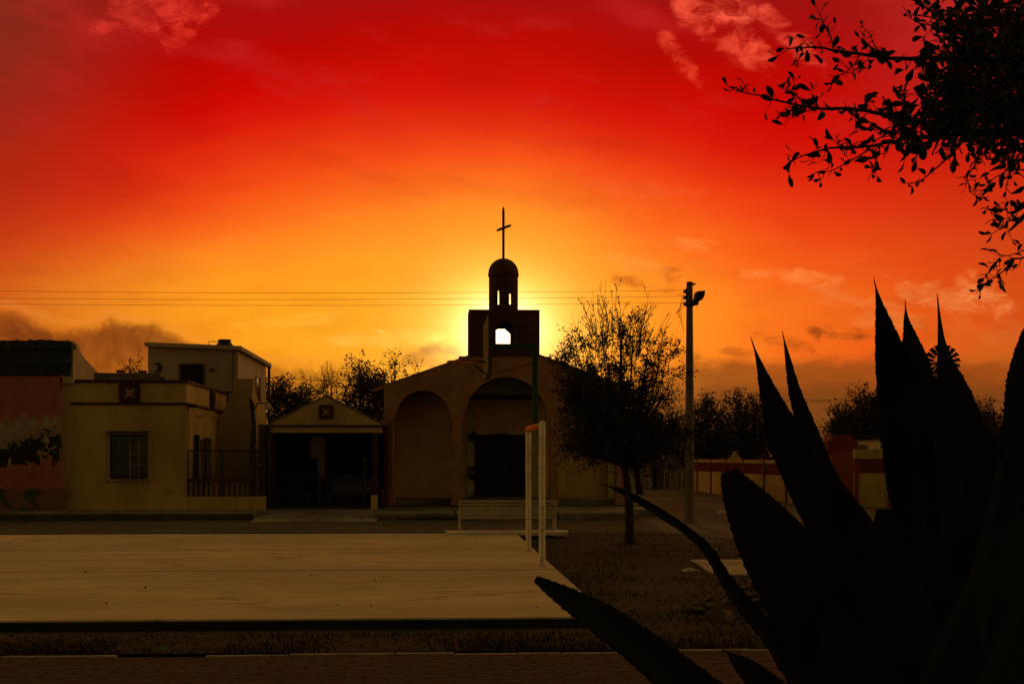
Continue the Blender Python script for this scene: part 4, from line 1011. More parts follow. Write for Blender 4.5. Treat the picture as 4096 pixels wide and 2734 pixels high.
for i in range(5): sf.box(x0 + .02, x1 - .02, yb3 + .06 + i * .085, yb3 + .13 + i * .085, HC + .455, HC + .47)
sf.build('seat', 'bench', t)
mb().box(x0 - .3, x1 + .3, yb3 + .3, yb3 + .62, -.01, HC + .03).build('front_base', 'white_paint', t)

# ================================================================== UTILITY POLE AND WIRES
pb = gr(689.6, 522, 0); YP = pb.y; px = pb.x; pz = Z(280, YP)
t = thing('utility_pole', 'tall tapering concrete utility pole with insulator rack and floodlight', 'utility pole', (px, YP, 0))
mb().lathe((px, YP, 0), [(.150, -.02), (.142, .02), (.118, 2.2), (.098, 4.2), (.080, pz)], 8, math.pi / 8).build('shaft', 'concrete', t)
x_ = lambda u: X(u, YP)
z_f = lambda v: Z(v, YP)
k = mb(); k.box(x_(687), x_(695), YP - .11, YP - .085, z_f(283.2), z_f(281.8)); k.box(x_(687), x_(695), YP + .085, YP + .11, z_f(283.2), z_f(281.8)); k.build('top_clamp', 'black', t)
k = mb(); k.lathe((px, YP, z_f(305)), [(.10, 0), (.10, .05)], 12); k.build('clamp_band', 'black', t)
rk = mb(); rk.box(x_(685.8), x_(686.6), YP - .02, YP + .02, z_f(305), z_f(286.5)); 
for v in (289.6, 295.9, 302.3): rk.box(x_(685.9), x_(688.5), YP - .015, YP + .015, z_f(v + .5), z_f(v - .5))
rk.build('insulator_rack', 'black', t)
for v in (289.6, 295.9, 302.3):
    mb().lathe((x_(685), YP, z_f(v) - .045), [(.025, 0), (.05, .01), (.05, .03), (.03, .045), (.05, .06), (.05, .08), (.025, .09)], 12).build('insulator', 'plastic', t, smooth=True)
fl = mb(); a_ = Vector((x_(693.3), YP - .1, z_f(298)))
cxf, czf = x_(698.2), z_f(294)
fl.prism([[(x_(693.5), z_f(299)), (x_(695), z_f(290.6)), (x_(703.3), z_f(289.7)), (x_(702.8), z_f(294.5)), (x_(700.6), z_f(299)), (x_(697), z_f(299.8))]], YP - .28, YP + .12)
fl = fl.build('floodlight', 'black', t, bevel=.03)
mb().tube([(x_(692.5), YP - .08, z_f(301.2)), (x_(694.8), YP - .08, z_f(301.2))], .085, 14).build('ballast', 'black', fl, bevel=.01)
mb().tube([(x_(694.5), YP - .08, z_f(303.6)), (x_(694.8), YP - .08, z_f(299))], .09, 12).build('socket', 'black', fl, bevel=.01)
lw = mb()
for q in range(4):
    u0 = 684.6; p0 = Vector((x_(u0), YP, z_f(289 + q * 5))); p3 = Vector((x_(684 - q * 2), YP - .05 * q, z_f(330 - q * 7)))
    mid_ = Vector((x_(676 - q * 2.2), YP - .2, z_f(306 + q * 4))); pts = []
    for i in range(13): f_ = i / 12; pts.append(p0 * (1 - f_) ** 2 + mid_ * 2 * f_ * (1 - f_) + p3 * f_ ** 2)
    lw.tube(pts, .007, 4)
lw.build('loose_wires', 'black', t)
for (v, vm, vl, lb) in ((289.8, 292.6, 290.6, 'uppermost of the three thin overhead wires reaching the concrete pole'), (295.9, 299.0, 298.0, 'middle of the three thin overhead wires reaching the concrete pole'), (302.3, 305.0, 303.6, 'lowest of the three thin overhead wires reaching the concrete pole')):
    pts = []
    for i in range(41):
        u = 685 - i * 20; q = (685 - u) / 685; vv = v + (vl - v) * q + 4 * (vm - (v + vl) / 2) * q * (1 - q); p = at(u, vv, YP); pts.append(p)
    tag(mb().tube(pts, .0045, 5).build('power_line', 'black'), lb, 'wire', 'overhead wires')
def wire(a, b, sag, r_, lb):
    a, b = Vector(a), Vector(b); pts = []
    for i in range(25): f_ = i / 24; pts.append(a.lerp(b, f_) - Vector((0, 0, 4 * sag * f_ * (1 - f_))))
    tag(mb().tube(pts, r_, 5).build('overhead_cable', 'black'), lb, 'wire', 'distant cables')
wire((lx, YL, Z(378, YL)), (X(418, YC), YC - .02, Z(373.4, YC)), .12, .008, 'sagging cable from the slim lamp pole to the church roof')
wire(at(640, 397.5, 95), at(1100, 399.3, 95), .1, .014, 'pair topmost distant wire crossing behind the agave on the right')
wire(at(640, 399.2, 95.5), at(1100, 400.8, 95.5), .1, .014, 'distant wire just under the topmost one behind the agave')
wire(at(760, 425.6, 110), at(1100, 426.4, 110), .1, .014, 'lowest distant wire low over the garden wall on the right')

# ================================================================== TREES
def bez(a, b, c_, n=6):
    return [a * (1 - i / n) ** 2 + b * 2 * (i / n) * (1 - i / n) + c_ * (i / n) ** 2 for i in range(n + 1)]
def tree(name, label, base, top, cen, rad, limbs, twigs, leaves, L, W, mat='leaf_far', r0=.12, group=None, shoots=0, bottom_dense=False, gap=0.0, tw=.45, lean=None, shoot_len=(.5, 1.0)):
    base, top, cen = Vector(base), Vector(top), Vector(cen); rad = Vector(rad)
    t = thing(name, label, 'tree', base, group)
    tr = mb(); lf = mb()
    lean = lean or (base + top) / 2 + Vector((rnd(-.06, .06), rnd(-.06, .06), 0))
    tr.tube(bez(base, Vector(lean), top, 6), [r0 * 1.25, r0 * 1.0, r0 * .95, r0 * .9, r0 * .85, r0 * .8, r0 * .75], 10)
    def inside():
        while True:
            p = Vector((rnd(-1, 1), rnd(-1, 1), rnd(-1, 1)))
            if p.length <= 1 and p.length > .12: return p
    clumps = [inside() * .9 for _ in range(limbs)]
    if bottom_dense:
        for q in clumps[::4]: a_ = rnd(0, 6.28); k_ = rnd(.25, .62); q.x, q.y, q.z = k_ * math.cos(a_), k_ * math.sin(a_), rnd(-.92, -.6)
    for q in clumps:
        if bottom_dense and q.z > .2 and random.random() < .35: q.z = rnd(-.8, .1)
        if bottom_dense and q.z < .1: g_ = .97 / max(.42, (1 - q.z * q.z) ** .5); q.x *= g_; q.y *= g_
        e = cen + Vector((q.x * rad.x, q.y * rad.y, q.z * rad.z))
        s_ = top - (top - base) * rnd(0, .18); m_ = s_.lerp(e, .5) + Vector((q.x * rad.x * .25, q.y * rad.y * .25, -rad.z * rnd(-.12, .15)))
        tr.tube(bez(s_, m_, e, 5), [r0 * f_ for f_ in (.42, .34, .26, .19, .13, .07)], 5)
        sparse = 1.0 if not bottom_dense else (1.35 if q.z < -.1 else (.85 if q.z < .15 else .80))
        for _ in range(int(twigs * sparse)):
            o_ = s_.lerp(e, 1) if random.random() < .55 else bez(s_, m_, e, 5)[random.choice((3, 4))]
            d = Vector((q.x * rad.x, q.y * rad.y, q.z * rad.z)).normalized() * .6 + Vector((rnd(-1, 1), rnd(-1, 1), rnd(-.7, 1.1)))
            d.normalize(); ln = tw * rnd(.5, 1.5)
            e2 = o_ + d * ln; m2 = o_.lerp(e2, .5) + Vector((rnd(-.1, .1), rnd(-.1, .1), rnd(0, .15))) * tw
            pts = bez(o_, m2, e2, 4); tr.tube(pts, [r0 * .07, r0 * .06, r0 * .05, r0 * .04, r0 * .025], 4, cap=False)
            for i in range(leaves):
                f_ = rnd(.15, 1.05); k_ = min(3, int(f_ * 4)); p = pts[k_].lerp(pts[k_ + 1], f_ * 4 - k_)
                p = p + Vector((rnd(-1, 1), rnd(-1, 1), rnd(-1, 1))) * L * .9
                lf.leaf(p, d * .5 + Vector((rnd(-1, 1), rnd(-1, 1), rnd(-1, .8))), L * rnd(.6, 1.3), W * rnd(.7, 1.2), rnd(0, 6.28))
    for _ in range(shoots):
        a = rnd(0, 6.28); q = rnd(.1, .95); o_ = cen + Vector((math.cos(a) * rad.x * q * .85, math.sin(a) * rad.y * q * .85, rad.z * (1 - q * q) ** .5 * rnd(.35, .75)))
        d = Vector((math.cos(a) * q * .6 + rnd(-.25, .25), math.sin(a) * q * .6, 1)).normalized(); ln = rnd(*shoot_len) * (1.15 - q * .5)
        pts = [o_]; 
        for i in range(6): pts.append(pts[-1] + (d + Vector((rnd(-.22, .22), rnd(-.22, .22), rnd(-.1, .1)))).normalized() * ln / 6)
        tr.tube(pts, [.011 * (r0 / .1) * f_ for f_ in (1, .85, .7, .6, .5, .4, .3)], 4, cap=False)
        for j in range(3):
            k_ = random.randint(1, 5); d2 = (d + Vector((rnd(-.9, .9), rnd(-.9, .9), rnd(-.2, .3)))).normalized(); l2 = ln * rnd(.1, .35)
            tr.tube([pts[k_], pts[k_] + d2 * l2 * .5, pts[k_] + d2 * l2 + Vector((rnd(-.03, .03), 0, .03))], [.006 * (r0 / .1), .005 * (r0 / .1), .003 * (r0 / .1)], 3, cap=False)
            for i in range(3):
                lf.leaf(pts[k_] + d2 * l2 * rnd(.2, 1), d2 + Vector((rnd(-1, 1), rnd(-1, 1), rnd(-1, 1))) * .6, L * rnd(.5, .9), W * .7, rnd(0, 6.28))
    tr.build('trunk', 'bark', t, recalc=False); lf.build('crown', mat, t, recalc=False)
    return t
# young tree before the church
b0 = gr(629.5, 543, .02); yt = b0.y
tree('young_tree', 'young bushy tree with bare upright shoots between the church and concrete pole', b0, at(622, 452, yt), at(617, 380, yt), (1.32, 1.15, 1.46),
     120, 13, 15, .074, .031, 'leaf', r0=.09, shoots=85, bottom_dense=True, tw=.36, lean=at(631, 497, yt), shoot_len=(.45, 1.0))
bs = mb()
for i in range(60): a = rnd(0, 6.28); q = rnd(.1, .45); bs.leaf((b0.x + q * math.cos(a), b0.y + q * math.sin(a), .04), (math.cos(a), math.sin(a), .4), .07, .03, rnd(0, 6))
# trees behind
def far(label, u, vb, vt, D, wpx, limbs, twigs, leaves, group='trees behind the buildings', L=.12, W=.045, shoots=6, vc=None, r0=.16, tw=.8, name='background_tree'):
    L *= 1.4; W *= 1.6; twigs += 2; leaves = int(leaves * 1.35); limbs = int(limbs * 1.2)
    k_ = D / F; base = (X(u, D), D, 0); zt_ = Z(vt, D); zb_ = Z(vb, D)
    cz = (zt_ + zb_) / 2; tree(name, label, base, (X(u, D) + rnd(-.2, .2), D, max(1.2, zb_ * .8 + .3)), (X(u, D), D, cz), (wpx * k_, wpx * k_ * .8, (zt_ - zb_) / 2), limbs, twigs, leaves, L, W, 'leaf_far', r0, group, shoots, tw=tw, shoot_len=(.6, 1.3))
far('dark leafy tree rising right beside the two storey house', 279, 452, 380, 58, 20, 34, 9, 9, L=.13, shoots=10)
far('low dark tree over the left slope of the carport roof', 300, 450, 400, 60, 22, 26, 9, 9)
far('thin wispy tree above the carport gable', 331, 440, 377, 64, 13, 16, 7, 5, L=.10, W=.025, shoots=10)
far('low round tree over the right slope of the carport roof', 310, 440, 388, 66, 12, 16, 8, 8)
far('tallest dense tree between carport and church', 362, 452, 364, 62, 25, 46, 9, 9, L=.13, shoots=8)
far('narrow upright tree at the top left of the tallest tree by the church', 392, 440, 358, 66, 14, 24, 8, 8, shoots=6)
far('sparse treetop showing over the church roof slope left of the tower', 414, 430, 368, 70, 14, 14, 7, 6, shoots=6)
far('sparse little treetop between the far left houses', 136, 400, 362, 70, 10, 12, 7, 5, shoots=4)
far('dark tree standing just right of the concrete pole', 706, 462, 402, 75, 24, 44, 9, 9, group='trees beyond the garden wall', L=.15, W=.05, shoots=12)
far('broad spreading tree beyond the garden wall behind the leftmost upright agave leaf', 744, 462, 396, 80, 28, 50, 9, 9, group='trees beyond the garden wall', L=.16, W=.055, shoots=14)
far('low tree behind the two leaning agave leaves', 776, 462, 414, 84, 20, 26, 9, 9, group='trees beyond the garden wall', L=.16, W=.055)
far('large tree behind the red stepped parapet left of the tallest agave leaf', 864, 462, 392, 72, 30, 56, 9, 9, group='trees beyond the garden wall', L=.15, W=.05, shoots=10)
far('lower left shoulder tree beside the large tree behind the parapet', 838, 460, 412, 76, 14, 20, 9, 9, group='trees beyond the garden wall', L=.15, W=.05)
far('dark tree seen between the agave leaves right of the windmill', 985, 470, 404, 70, 26, 40, 9, 9, group='trees beyond the garden wall', L=.15, W=.05)
far('tree at the far right edge behind the rightmost agave leaf', 1030, 470, 415, 66, 26, 30, 9, 9, group='trees beyond the garden wall', L=.15, W=.05)
far('dark low tree behind the young tree near the side street', 655, 466, 408, 88, 26, 40, 9, 9, group='trees beyond the garden wall', L=.17, W=.06)
far('dark low tree just right of the church behind the young tree', 640, 470, 430, 62, 16, 22, 9, 9, group='trees beyond the garden wall', L=.14, W=.05, shoots=2)

# ================================================================== RIGHT SIDE: garden wall, portal, ruins, windmill
xw = 13.28; ya, yb5 = 47.2, 69.5
t = thing('garden_wall', 'long low yellow garden wall with maroon lattice band and red ribs', 'wall', (xw, (ya + yb5) / 2, 0))
zt5 = 1.58
mb().box(xw, xw + .2, ya, yb5, -.05, 1.0).build('wall_body', 'yellow', t)
lt = mb(); n = int((yb5 - ya) / .2)
lt.box(xw + .03, xw + .17, ya, yb5, 1.0, 1.44); 
for i in range(n): 
    y = ya + .2 * i
    for j in range(2): lt.obox((xw + .02, y + .1, 1.11 + j * .22), (.02, 0, 0), (0, .07, .07), (0, .015, -.015)); 
lt.box(xw, xw + .2, ya, yb5, 1.205, 1.235)
lt.build('lattice_band', 'maroon', t)
mb().box(xw - .02, xw + .22, ya, yb5, 1.44, zt5).build('coping', 'yellow', t, bevel=.01)
for y in (67.2, 63.9, 60.6, 57.2, 53.6, 50.2, 47.4): mb().box(xw - .05, xw - .001, y - .09, y + .09, -.05, zt5 + .03).build('rib', 'maroon', t)
o = mb(); yy = 59.3
o.prism([[(-.42, 0), (.42, 0), (.42, .06), (.30, .10), (.22, .2), (.12, .24), (.10, .38), (-.10, .38), (-.12, .24), (-.22, .2), (-.30, .10), (-.42, .06)]], -.06, .06)
o.v = [(xw + .1 + p[0] * .7, yy + p[1], zt5 + p[2]) for p in o.v]
tag(o.build('wall_finial', 'yellow', bevel=.02), 'small stepped yellow finial standing on the garden wall coping', 'finial')
# portal
yp = 46.8; 
t = thing('garden_portal', 'terracotta garden portal with a stepped red parapet at the wall corner', 'gateway', (X(842, yp), yp, 0))
pxa, pxb = X(829, yp), X(855, yp)
mb().box(pxa + .1, pxb - .01, yp, yp + .5, -.05, Z(451.8, yp)).build('pillar', 'maroon_dim', t)
mb().prism([[(X(826.5, yp), Z(452, yp)), (X(857, yp), Z(451, yp)), (X(857, yp), Z(443, yp)), (X(856, yp), Z(438.5, yp)), (X(852, yp), Z(438.5, yp)), (X(851, yp), Z(434, yp)), (X(832, yp), Z(434.4, yp)), (X(830.5, yp), Z(438, yp)), (X(827, yp), Z(440, yp))]], yp - .1, yp + .6).build('parapet', 'maroon', t, bevel=.01)
# front wall with band, running right behind the agave
yq2 = 45.4
t = thing('front_garden_wall', 'taller yellow garden wall with red corner post facing the street behind the agave', 'wall', (X(900, yq2), yq2, 0))
qa, qb = X(855.5, yq2), 32
mb().box(qa, qb, yq2, yq2 + .2, -.05, Z(473, yq2)).build('wall_body', 'yellow', t)
ft = mb(); ft.box(qa, qb, yq2 + .02, yq2 + .18, Z(473, yq2), Z(458.5, yq2))
x = qa + .12
while x < 20:
    for j in range(2): ft.obox((x, yq2 + .01, Z(469.5 - j * 6.8, yq2)), (.07, 0, .07), (.015, 0, -.015), (0, .02, 0))
    x += .19
ft.box(qa, qb, yq2, yq2 + .2, Z(466.4, yq2), Z(465.4, yq2)); ft.build('lattice_band', 'maroon', t)
mb().box(qa - .02, qb, yq2 - .03, yq2 + .23, Z(458.5, yq2), Z(448.6, yq2)).build('coping', 'yellow', t, bevel=.01)
for x in (qa + .02, X(890, yq2), X(890, yq2) + 2.3, X(890, yq2) + 4.6, X(890, yq2) + 6.9): mb().box(x - .07, x + .07, yq2 - .06, yq2 - .031, -.05, Z(457.5, yq2)).build('rib', 'maroon', t)
# white buildings glimpsed behind
t = thing('white_outbuilding', 'pale outbuilding roof edge showing over the garden wall beside the parapet', 'building', (X(862, 60), 60, 0))
mb().box(X(856.5, 60), X(867, 60), 60, 64, 0, Z(448, 60)).build('wall', 'grey_wall', t)
mb().box(X(855.8, 60), X(867.6, 60), 59.8, 64.2, Z(448, 60) + .003, Z(443.8, 60)).build('roof', 'slab', t)
t = thing('white_kiosk', 'narrow white building end beside the tallest agave leaf above the wall', 'building', (X(885, 58), 58, 0))
mb().box(X(880, 58), X(896, 58), 58, 61, 0, Z(440, 58)).build('wall', 'slab', t)
mb().box(X(879, 58), X(897, 58), 57.9, 61.1, Z(440, 58) + .003, Z(438.6, 58)).build('roof', 'grey_wall', t)
mb().box(X(884, 58), X(887.5, 58), 57.97, 57.998, Z(452, 58), Z(444, 58)).build('window', 'glass', t)
# ruined whitewashed house end of side street
yr2 = 72
t = thing('whitewashed_ruin', 'old whitewashed house with black streaks at the end of the side street', 'house', (X(650, yr2), yr2, 0))
ux = [632, 667]; wa, wb = X(628, yr2), X(668, yr2)
dA, dB = X(653.5, yr2), X(656.5, yr2)
mb().prism([[(wa, -.05), (dA, -.05), (dA, Z(462, yr2)), (dB, Z(462, yr2)), (dB, -.05), (wb, -.05), (wb, Z(459, yr2)), (wa, Z(452, yr2))]], yr2, yr2 + .35).build('wall', 'pale_wall', t)
mb().box(dA, dB, yr2 + .2, yr2 + .25, -.05, Z(462, yr2)).build('door', 'door', t)
mb().box(wa, wb, yr2 + .35, yr2 + 8, -.05, Z(459, yr2) - .1).build('house_body', 'grey_wall', t)
t = thing('grey_house', 'weathered grey house behind the concrete pole and white railing', 'house', (X(690, 76), 76, 0))
mb().box(X(664, 76), X(722, 76), 76, 84, -.05, Z(451, 76)).build('wall', 'pale_wall', t)
mb().box(X(663, 76), X(723, 76), 75.8, 84.2, Z(451, 76) + .003, Z(450, 76)).build('roof', 'grey_wall', t)
yg = 69.6
t = thing('white_railing', 'white metal railing across the garden wall end beside the pole', 'railing', (X(677, yg), yg, 0))
xa, xb = X(664.5, yg), xw
rl = mb()
for z_ in (.12, .82, .98): rl.box(xa, xb, yg, yg + .03, z_, z_ + .035)
rl.build('rails', 'white_metal', t)
for i in range(5): x = xa + (xb - xa) * i / 4; mb().box(x - .02, x + .02, yg - .01, yg + .04, 0, 1.02).build('upright', 'white_metal', t)
# windmill
yw = 80; wc = at(942.5, 362, yw); rw = 18.6 * yw / F
t = thing('windmill', 'farm windmill wheel turning behind the tall agave leaves', 'windmill', (wc.x, yw + .8, 0))
for i in range(18):
    th = 2 * math.pi * (i + .5) / 18; bl = mb(); tw_ = .28
    c_, s_ = math.cos(th), math.sin(th)
    def P_(r_, o_, d): return (wc.x + r_ * c_ - o_ * s_, yw + d, wc.z + r_ * s_ + o_ * c_)
    a0, a1 = rw * .108, rw * .060
    bl.add([P_(rw * .5, -a1, -.06), P_(rw * .5, a1, .06), P_(rw, a0, .12), P_(rw, -a0, -.12)], [(0, 1, 2, 3)])
    bl.add([P_(rw * .5, -a1, -.05), P_(rw * .5, a1, .07), P_(rw, a0, .13), P_(rw, -a0, -.11)], [(3, 2, 1, 0)])
    bl.build('blade', 'black', t, recalc=False)
wh = mb()
for q in (.47, .78): wh.tube([(wc.x + rw * q * math.cos(a * math.pi / 20), yw + .02, wc.z + rw * q * math.sin(a * math.pi / 20)) for a in range(41)], .018, 5, cap=False)
for i in range(6): th = i * math.pi / 3; wh.tube([(wc.x, yw + .1, wc.z), (wc.x + rw * .8 * math.cos(th), yw + .02, wc.z + rw * .8 * math.sin(th))], .015, 5)
wh.build('wheel_frame', 'black', t)
mb().tube([(wc.x, yw - .1, wc.z), (wc.x, yw + 1.0, wc.z)], .14, 10).build('gearbox', 'black', t)
mb().prism([[(0, -.08), (1.3, -.15), (1.9, -.45), (1.9, .45), (1.3, .15), (0, .08)]], -.015, .015).build('tail_vane', 'black', t)
tv = [o for o in t.children if o.name.startswith('tail_vane')][0]
for v_ in tv.data.vertices: v_.co = Vector((v_.co.x * .55 + WORLD[t.name].x * (1 - .55) * 0, v_.co.y, v_.co.z))
k_ = mb()
tv.data.clear_geometry()
me_v = [(.0, .9, -.06), (.5, 1.8, -.1), (.9, 2.3, -.4), (.9, 2.3, .4), (.5, 1.8, .1), (.0, .9, .06)]
vv = [(p[0], p[1] - .8, p[2] + wc.z) for p in me_v] + [(p[0] + .02, p[1] - .8, p[2] + wc.z) for p in me_v]
tv.data.from_pydata(vv, [], [(0, 1, 2, 3, 4, 5), (11, 10, 9, 8, 7, 6)] + [(i, (i + 1) % 6, (i + 1) % 6 + 6, i + 6) for i in range(6)]); tv.data.update()
tv.data.materials.clear(); tv.data.materials.append(M['black'])
tw2 = mb(); ty_ = yw + .8
for sx_ in (-1, 1):
    for sy_ in (-1, 1): tw2.tube([(wc.x + sx_ * .95, ty_ + sy_ * .95, 0), (wc.x + sx_ * .12, ty_ + sy_ * .12, wc.z - .1)], .03, 5)
for i in range(6):
    f0, f1 = i / 6, (i + 1) / 6; w0, w1 = .95 - .83 * f0, .95 - .83 * f1; z0, z1 = (wc.z - .1) * f0, (wc.z - .1) * f1
    for sgn in (-1, 1):
        tw2.tube([(wc.x - w0, ty_ + sgn * w0, z0), (wc.x + w1, ty_ + sgn * w1, z1)], .014, 4)
        tw2.tube([(wc.x + sgn * w0, ty_ - w0, z0), (wc.x + sgn * w1, ty_ + w1, z1)], .014, 4)
        tw2.tube([(wc.x - w1, ty_ + sgn * w1, z1), (wc.x + w1, ty_ + sgn * w1, z1)], .014, 4)
tw2.build('lattice_tower', 'black', t)

# ================================================================== AGAVE IN THE FOREGROUND
AG = Vector((X(975, 4.1), 4.1, 0))
ag = thing('agave', 'huge dark agave with tall spiny pointed leaves filling the right foreground', 'agave', AG)
def spline(P_, t_):
    n = len(P_) - 1; s = min(n - 1, int(t_ * n)); f_ = t_ * n - s
    p0 = P_[max(0, s - 1)]; p1 = P_[s]; p2 = P_[s + 1]; p3 = P_[min(n, s + 2)]
    return 0.5 * ((2 * p1) + (p2 - p0) * f_ + (2 * p0 - 5 * p1 + 4 * p2 - p3) * f_ ** 2 + (3 * p1 - p0 - 3 * p2 + p3) * f_ ** 3)
def agave_leaf(pts, tip='spine', fold=.22, teeth=True, roll=0.0, thick=.12, label=None):
    """pts: list (u, v, depth, width in pixels) from base to tip"""
    Pc = [at(u, v, D) for u, v, D, w_ in pts]; Wd = [Vector((w_ * D / F, 0, 0)) for u, v, D, w_ in pts]
    N_ = 150; m_ = mb(); vs = []; K_ = 9
    ln = sum((Pc[k + 1] - Pc[k]).length for k in range(len(Pc) - 1)); gap = max(2, int(.042 / (ln / N_)))
    rows = {0: set(), 1: set()}
    if teeth:
        for side in (0, 1):
            i = 6 + random.randint(0, gap)
            while i < N_ * (.60 if tip == 'spine' else .82): rows[side].add(i); i += gap + random.choice((-2, -1, 0, 1, 3))
    for i in range(N_ + 1):
        t_ = i / N_; c = spline(Pc, t_); c2 = spline(Pc, min(1, t_ + .01)); c1 = spline(Pc, max(0, t_ - .01))
        tg = (c2 - c1).normalized(); hw = max(.0008, spline(Wd, t_).x / 2)
        view = (Vector((0, 0, CAMZ)) - c).normalized()
        sd_ = tg.cross(view).normalized(); nr = sd_.cross(tg).normalized()
        if roll: q = Matrix.Rotation(roll, 3, tg); sd_ = q @ sd_; nr = q @ nr
        wv = .0008 * math.sin(i * .9 + hw * 50) + .001 * math.sin(i * 2.3)
        top = []; bot = []
        for k_ in range(K_):
            s_ = -1 + 2 * k_ / (K_ - 1); o_ = Vector((0, 0, 0))
            if abs(s_) == 1:
                side = 0 if s_ < 0 else 1; o_ = sd_ * s_ * (wv if hw > .012 else 0)
                if i in rows[side]: o_ += sd_ * s_ * rnd(.0012, .0046) * min(1, .5 + hw * 8) + tg * .002
            top.append(c + sd_ * hw * s_ + nr * (-fold * hw * (1 - s_ * s_)) + o_)
            bot.append(c + sd_ * hw * s_ - nr * (fold * hw * (1 - s_ * s_) + (thick * hw * 1.4) * (1 - s_ ** 4)))
        vs += top + bot[1:-1][::-1]
    n = 2 * K_ - 2
    fs = [(i * n + k_, i * n + (k_ + 1) % n, (i + 1) * n + (k_ + 1) % n, (i + 1) * n + k_) for i in range(N_) for k_ in range(n)]
    fs += [tuple(range(n)), tuple(reversed(range(N_ * n, N_ * n + n)))]
    m_.add(vs, fs)
    o = m_.build('leaf', 'agave', ag, smooth=True)
    if label: o['label'] = label
    if tip == 'spine':
        c, d = spline(Pc, 1), (spline(Pc, 1) - spline(Pc, .97)).normalized()
        mb().tube([c - d * .02, c + d * .01, c + d * .03], [.003, .002, .0004], 6).build('terminal_spine', 'spine', o)
    return o
# tall left pair
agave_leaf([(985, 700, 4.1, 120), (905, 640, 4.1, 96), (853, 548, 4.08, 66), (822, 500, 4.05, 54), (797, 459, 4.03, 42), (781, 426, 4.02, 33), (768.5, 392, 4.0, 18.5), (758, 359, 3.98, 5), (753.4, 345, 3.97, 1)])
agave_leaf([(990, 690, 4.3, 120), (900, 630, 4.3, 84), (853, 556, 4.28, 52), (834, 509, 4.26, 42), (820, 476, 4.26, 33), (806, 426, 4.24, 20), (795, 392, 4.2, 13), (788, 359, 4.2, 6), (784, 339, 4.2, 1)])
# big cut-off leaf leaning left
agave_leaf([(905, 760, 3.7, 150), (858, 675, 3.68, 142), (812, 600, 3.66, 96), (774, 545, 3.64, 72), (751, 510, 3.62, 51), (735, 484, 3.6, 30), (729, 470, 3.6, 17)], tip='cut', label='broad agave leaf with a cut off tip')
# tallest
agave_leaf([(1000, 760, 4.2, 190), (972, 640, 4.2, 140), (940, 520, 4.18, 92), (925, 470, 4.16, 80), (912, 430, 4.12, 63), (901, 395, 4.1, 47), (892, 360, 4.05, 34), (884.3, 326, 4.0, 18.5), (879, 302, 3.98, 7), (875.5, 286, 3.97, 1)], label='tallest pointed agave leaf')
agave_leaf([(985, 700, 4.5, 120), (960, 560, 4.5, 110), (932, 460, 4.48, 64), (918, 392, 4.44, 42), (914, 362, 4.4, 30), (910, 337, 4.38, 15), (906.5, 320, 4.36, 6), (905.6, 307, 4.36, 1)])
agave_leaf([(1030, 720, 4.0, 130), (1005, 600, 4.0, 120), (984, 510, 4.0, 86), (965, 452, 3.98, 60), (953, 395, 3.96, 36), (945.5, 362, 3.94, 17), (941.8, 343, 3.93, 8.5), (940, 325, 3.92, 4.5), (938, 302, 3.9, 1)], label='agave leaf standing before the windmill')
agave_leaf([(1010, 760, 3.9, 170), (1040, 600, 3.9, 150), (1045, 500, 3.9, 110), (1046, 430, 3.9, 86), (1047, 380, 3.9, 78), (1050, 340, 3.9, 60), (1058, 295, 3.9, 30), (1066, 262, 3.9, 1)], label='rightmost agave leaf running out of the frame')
# drooping slender leaf
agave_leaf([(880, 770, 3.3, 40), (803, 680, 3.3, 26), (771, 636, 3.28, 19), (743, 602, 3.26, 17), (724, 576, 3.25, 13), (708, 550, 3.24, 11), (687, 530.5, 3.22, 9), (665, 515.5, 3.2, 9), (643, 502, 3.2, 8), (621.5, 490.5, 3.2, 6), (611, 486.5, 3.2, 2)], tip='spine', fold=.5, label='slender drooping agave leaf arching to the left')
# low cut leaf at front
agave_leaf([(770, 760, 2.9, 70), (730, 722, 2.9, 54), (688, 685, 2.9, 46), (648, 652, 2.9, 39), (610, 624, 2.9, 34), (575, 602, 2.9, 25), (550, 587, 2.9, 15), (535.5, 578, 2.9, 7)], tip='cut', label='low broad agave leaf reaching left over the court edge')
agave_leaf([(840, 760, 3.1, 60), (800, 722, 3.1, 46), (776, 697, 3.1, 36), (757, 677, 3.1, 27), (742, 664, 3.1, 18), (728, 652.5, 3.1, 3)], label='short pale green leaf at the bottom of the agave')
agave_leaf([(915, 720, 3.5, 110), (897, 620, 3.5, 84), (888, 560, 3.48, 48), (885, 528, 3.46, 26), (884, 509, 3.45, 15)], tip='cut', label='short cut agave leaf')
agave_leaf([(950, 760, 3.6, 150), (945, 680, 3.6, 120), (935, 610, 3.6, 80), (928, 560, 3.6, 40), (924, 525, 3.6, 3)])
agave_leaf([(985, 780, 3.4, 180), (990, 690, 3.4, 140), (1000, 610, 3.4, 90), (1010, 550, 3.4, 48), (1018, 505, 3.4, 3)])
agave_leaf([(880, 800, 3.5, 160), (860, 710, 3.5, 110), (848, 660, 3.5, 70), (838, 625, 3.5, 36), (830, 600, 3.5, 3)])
agave_leaf([(1030, 800, 3.3, 200), (1050, 700, 3.3, 150), (1075, 600, 3.3, 100), (1100, 520, 3.3, 50), (1118, 470, 3.3, 3)])
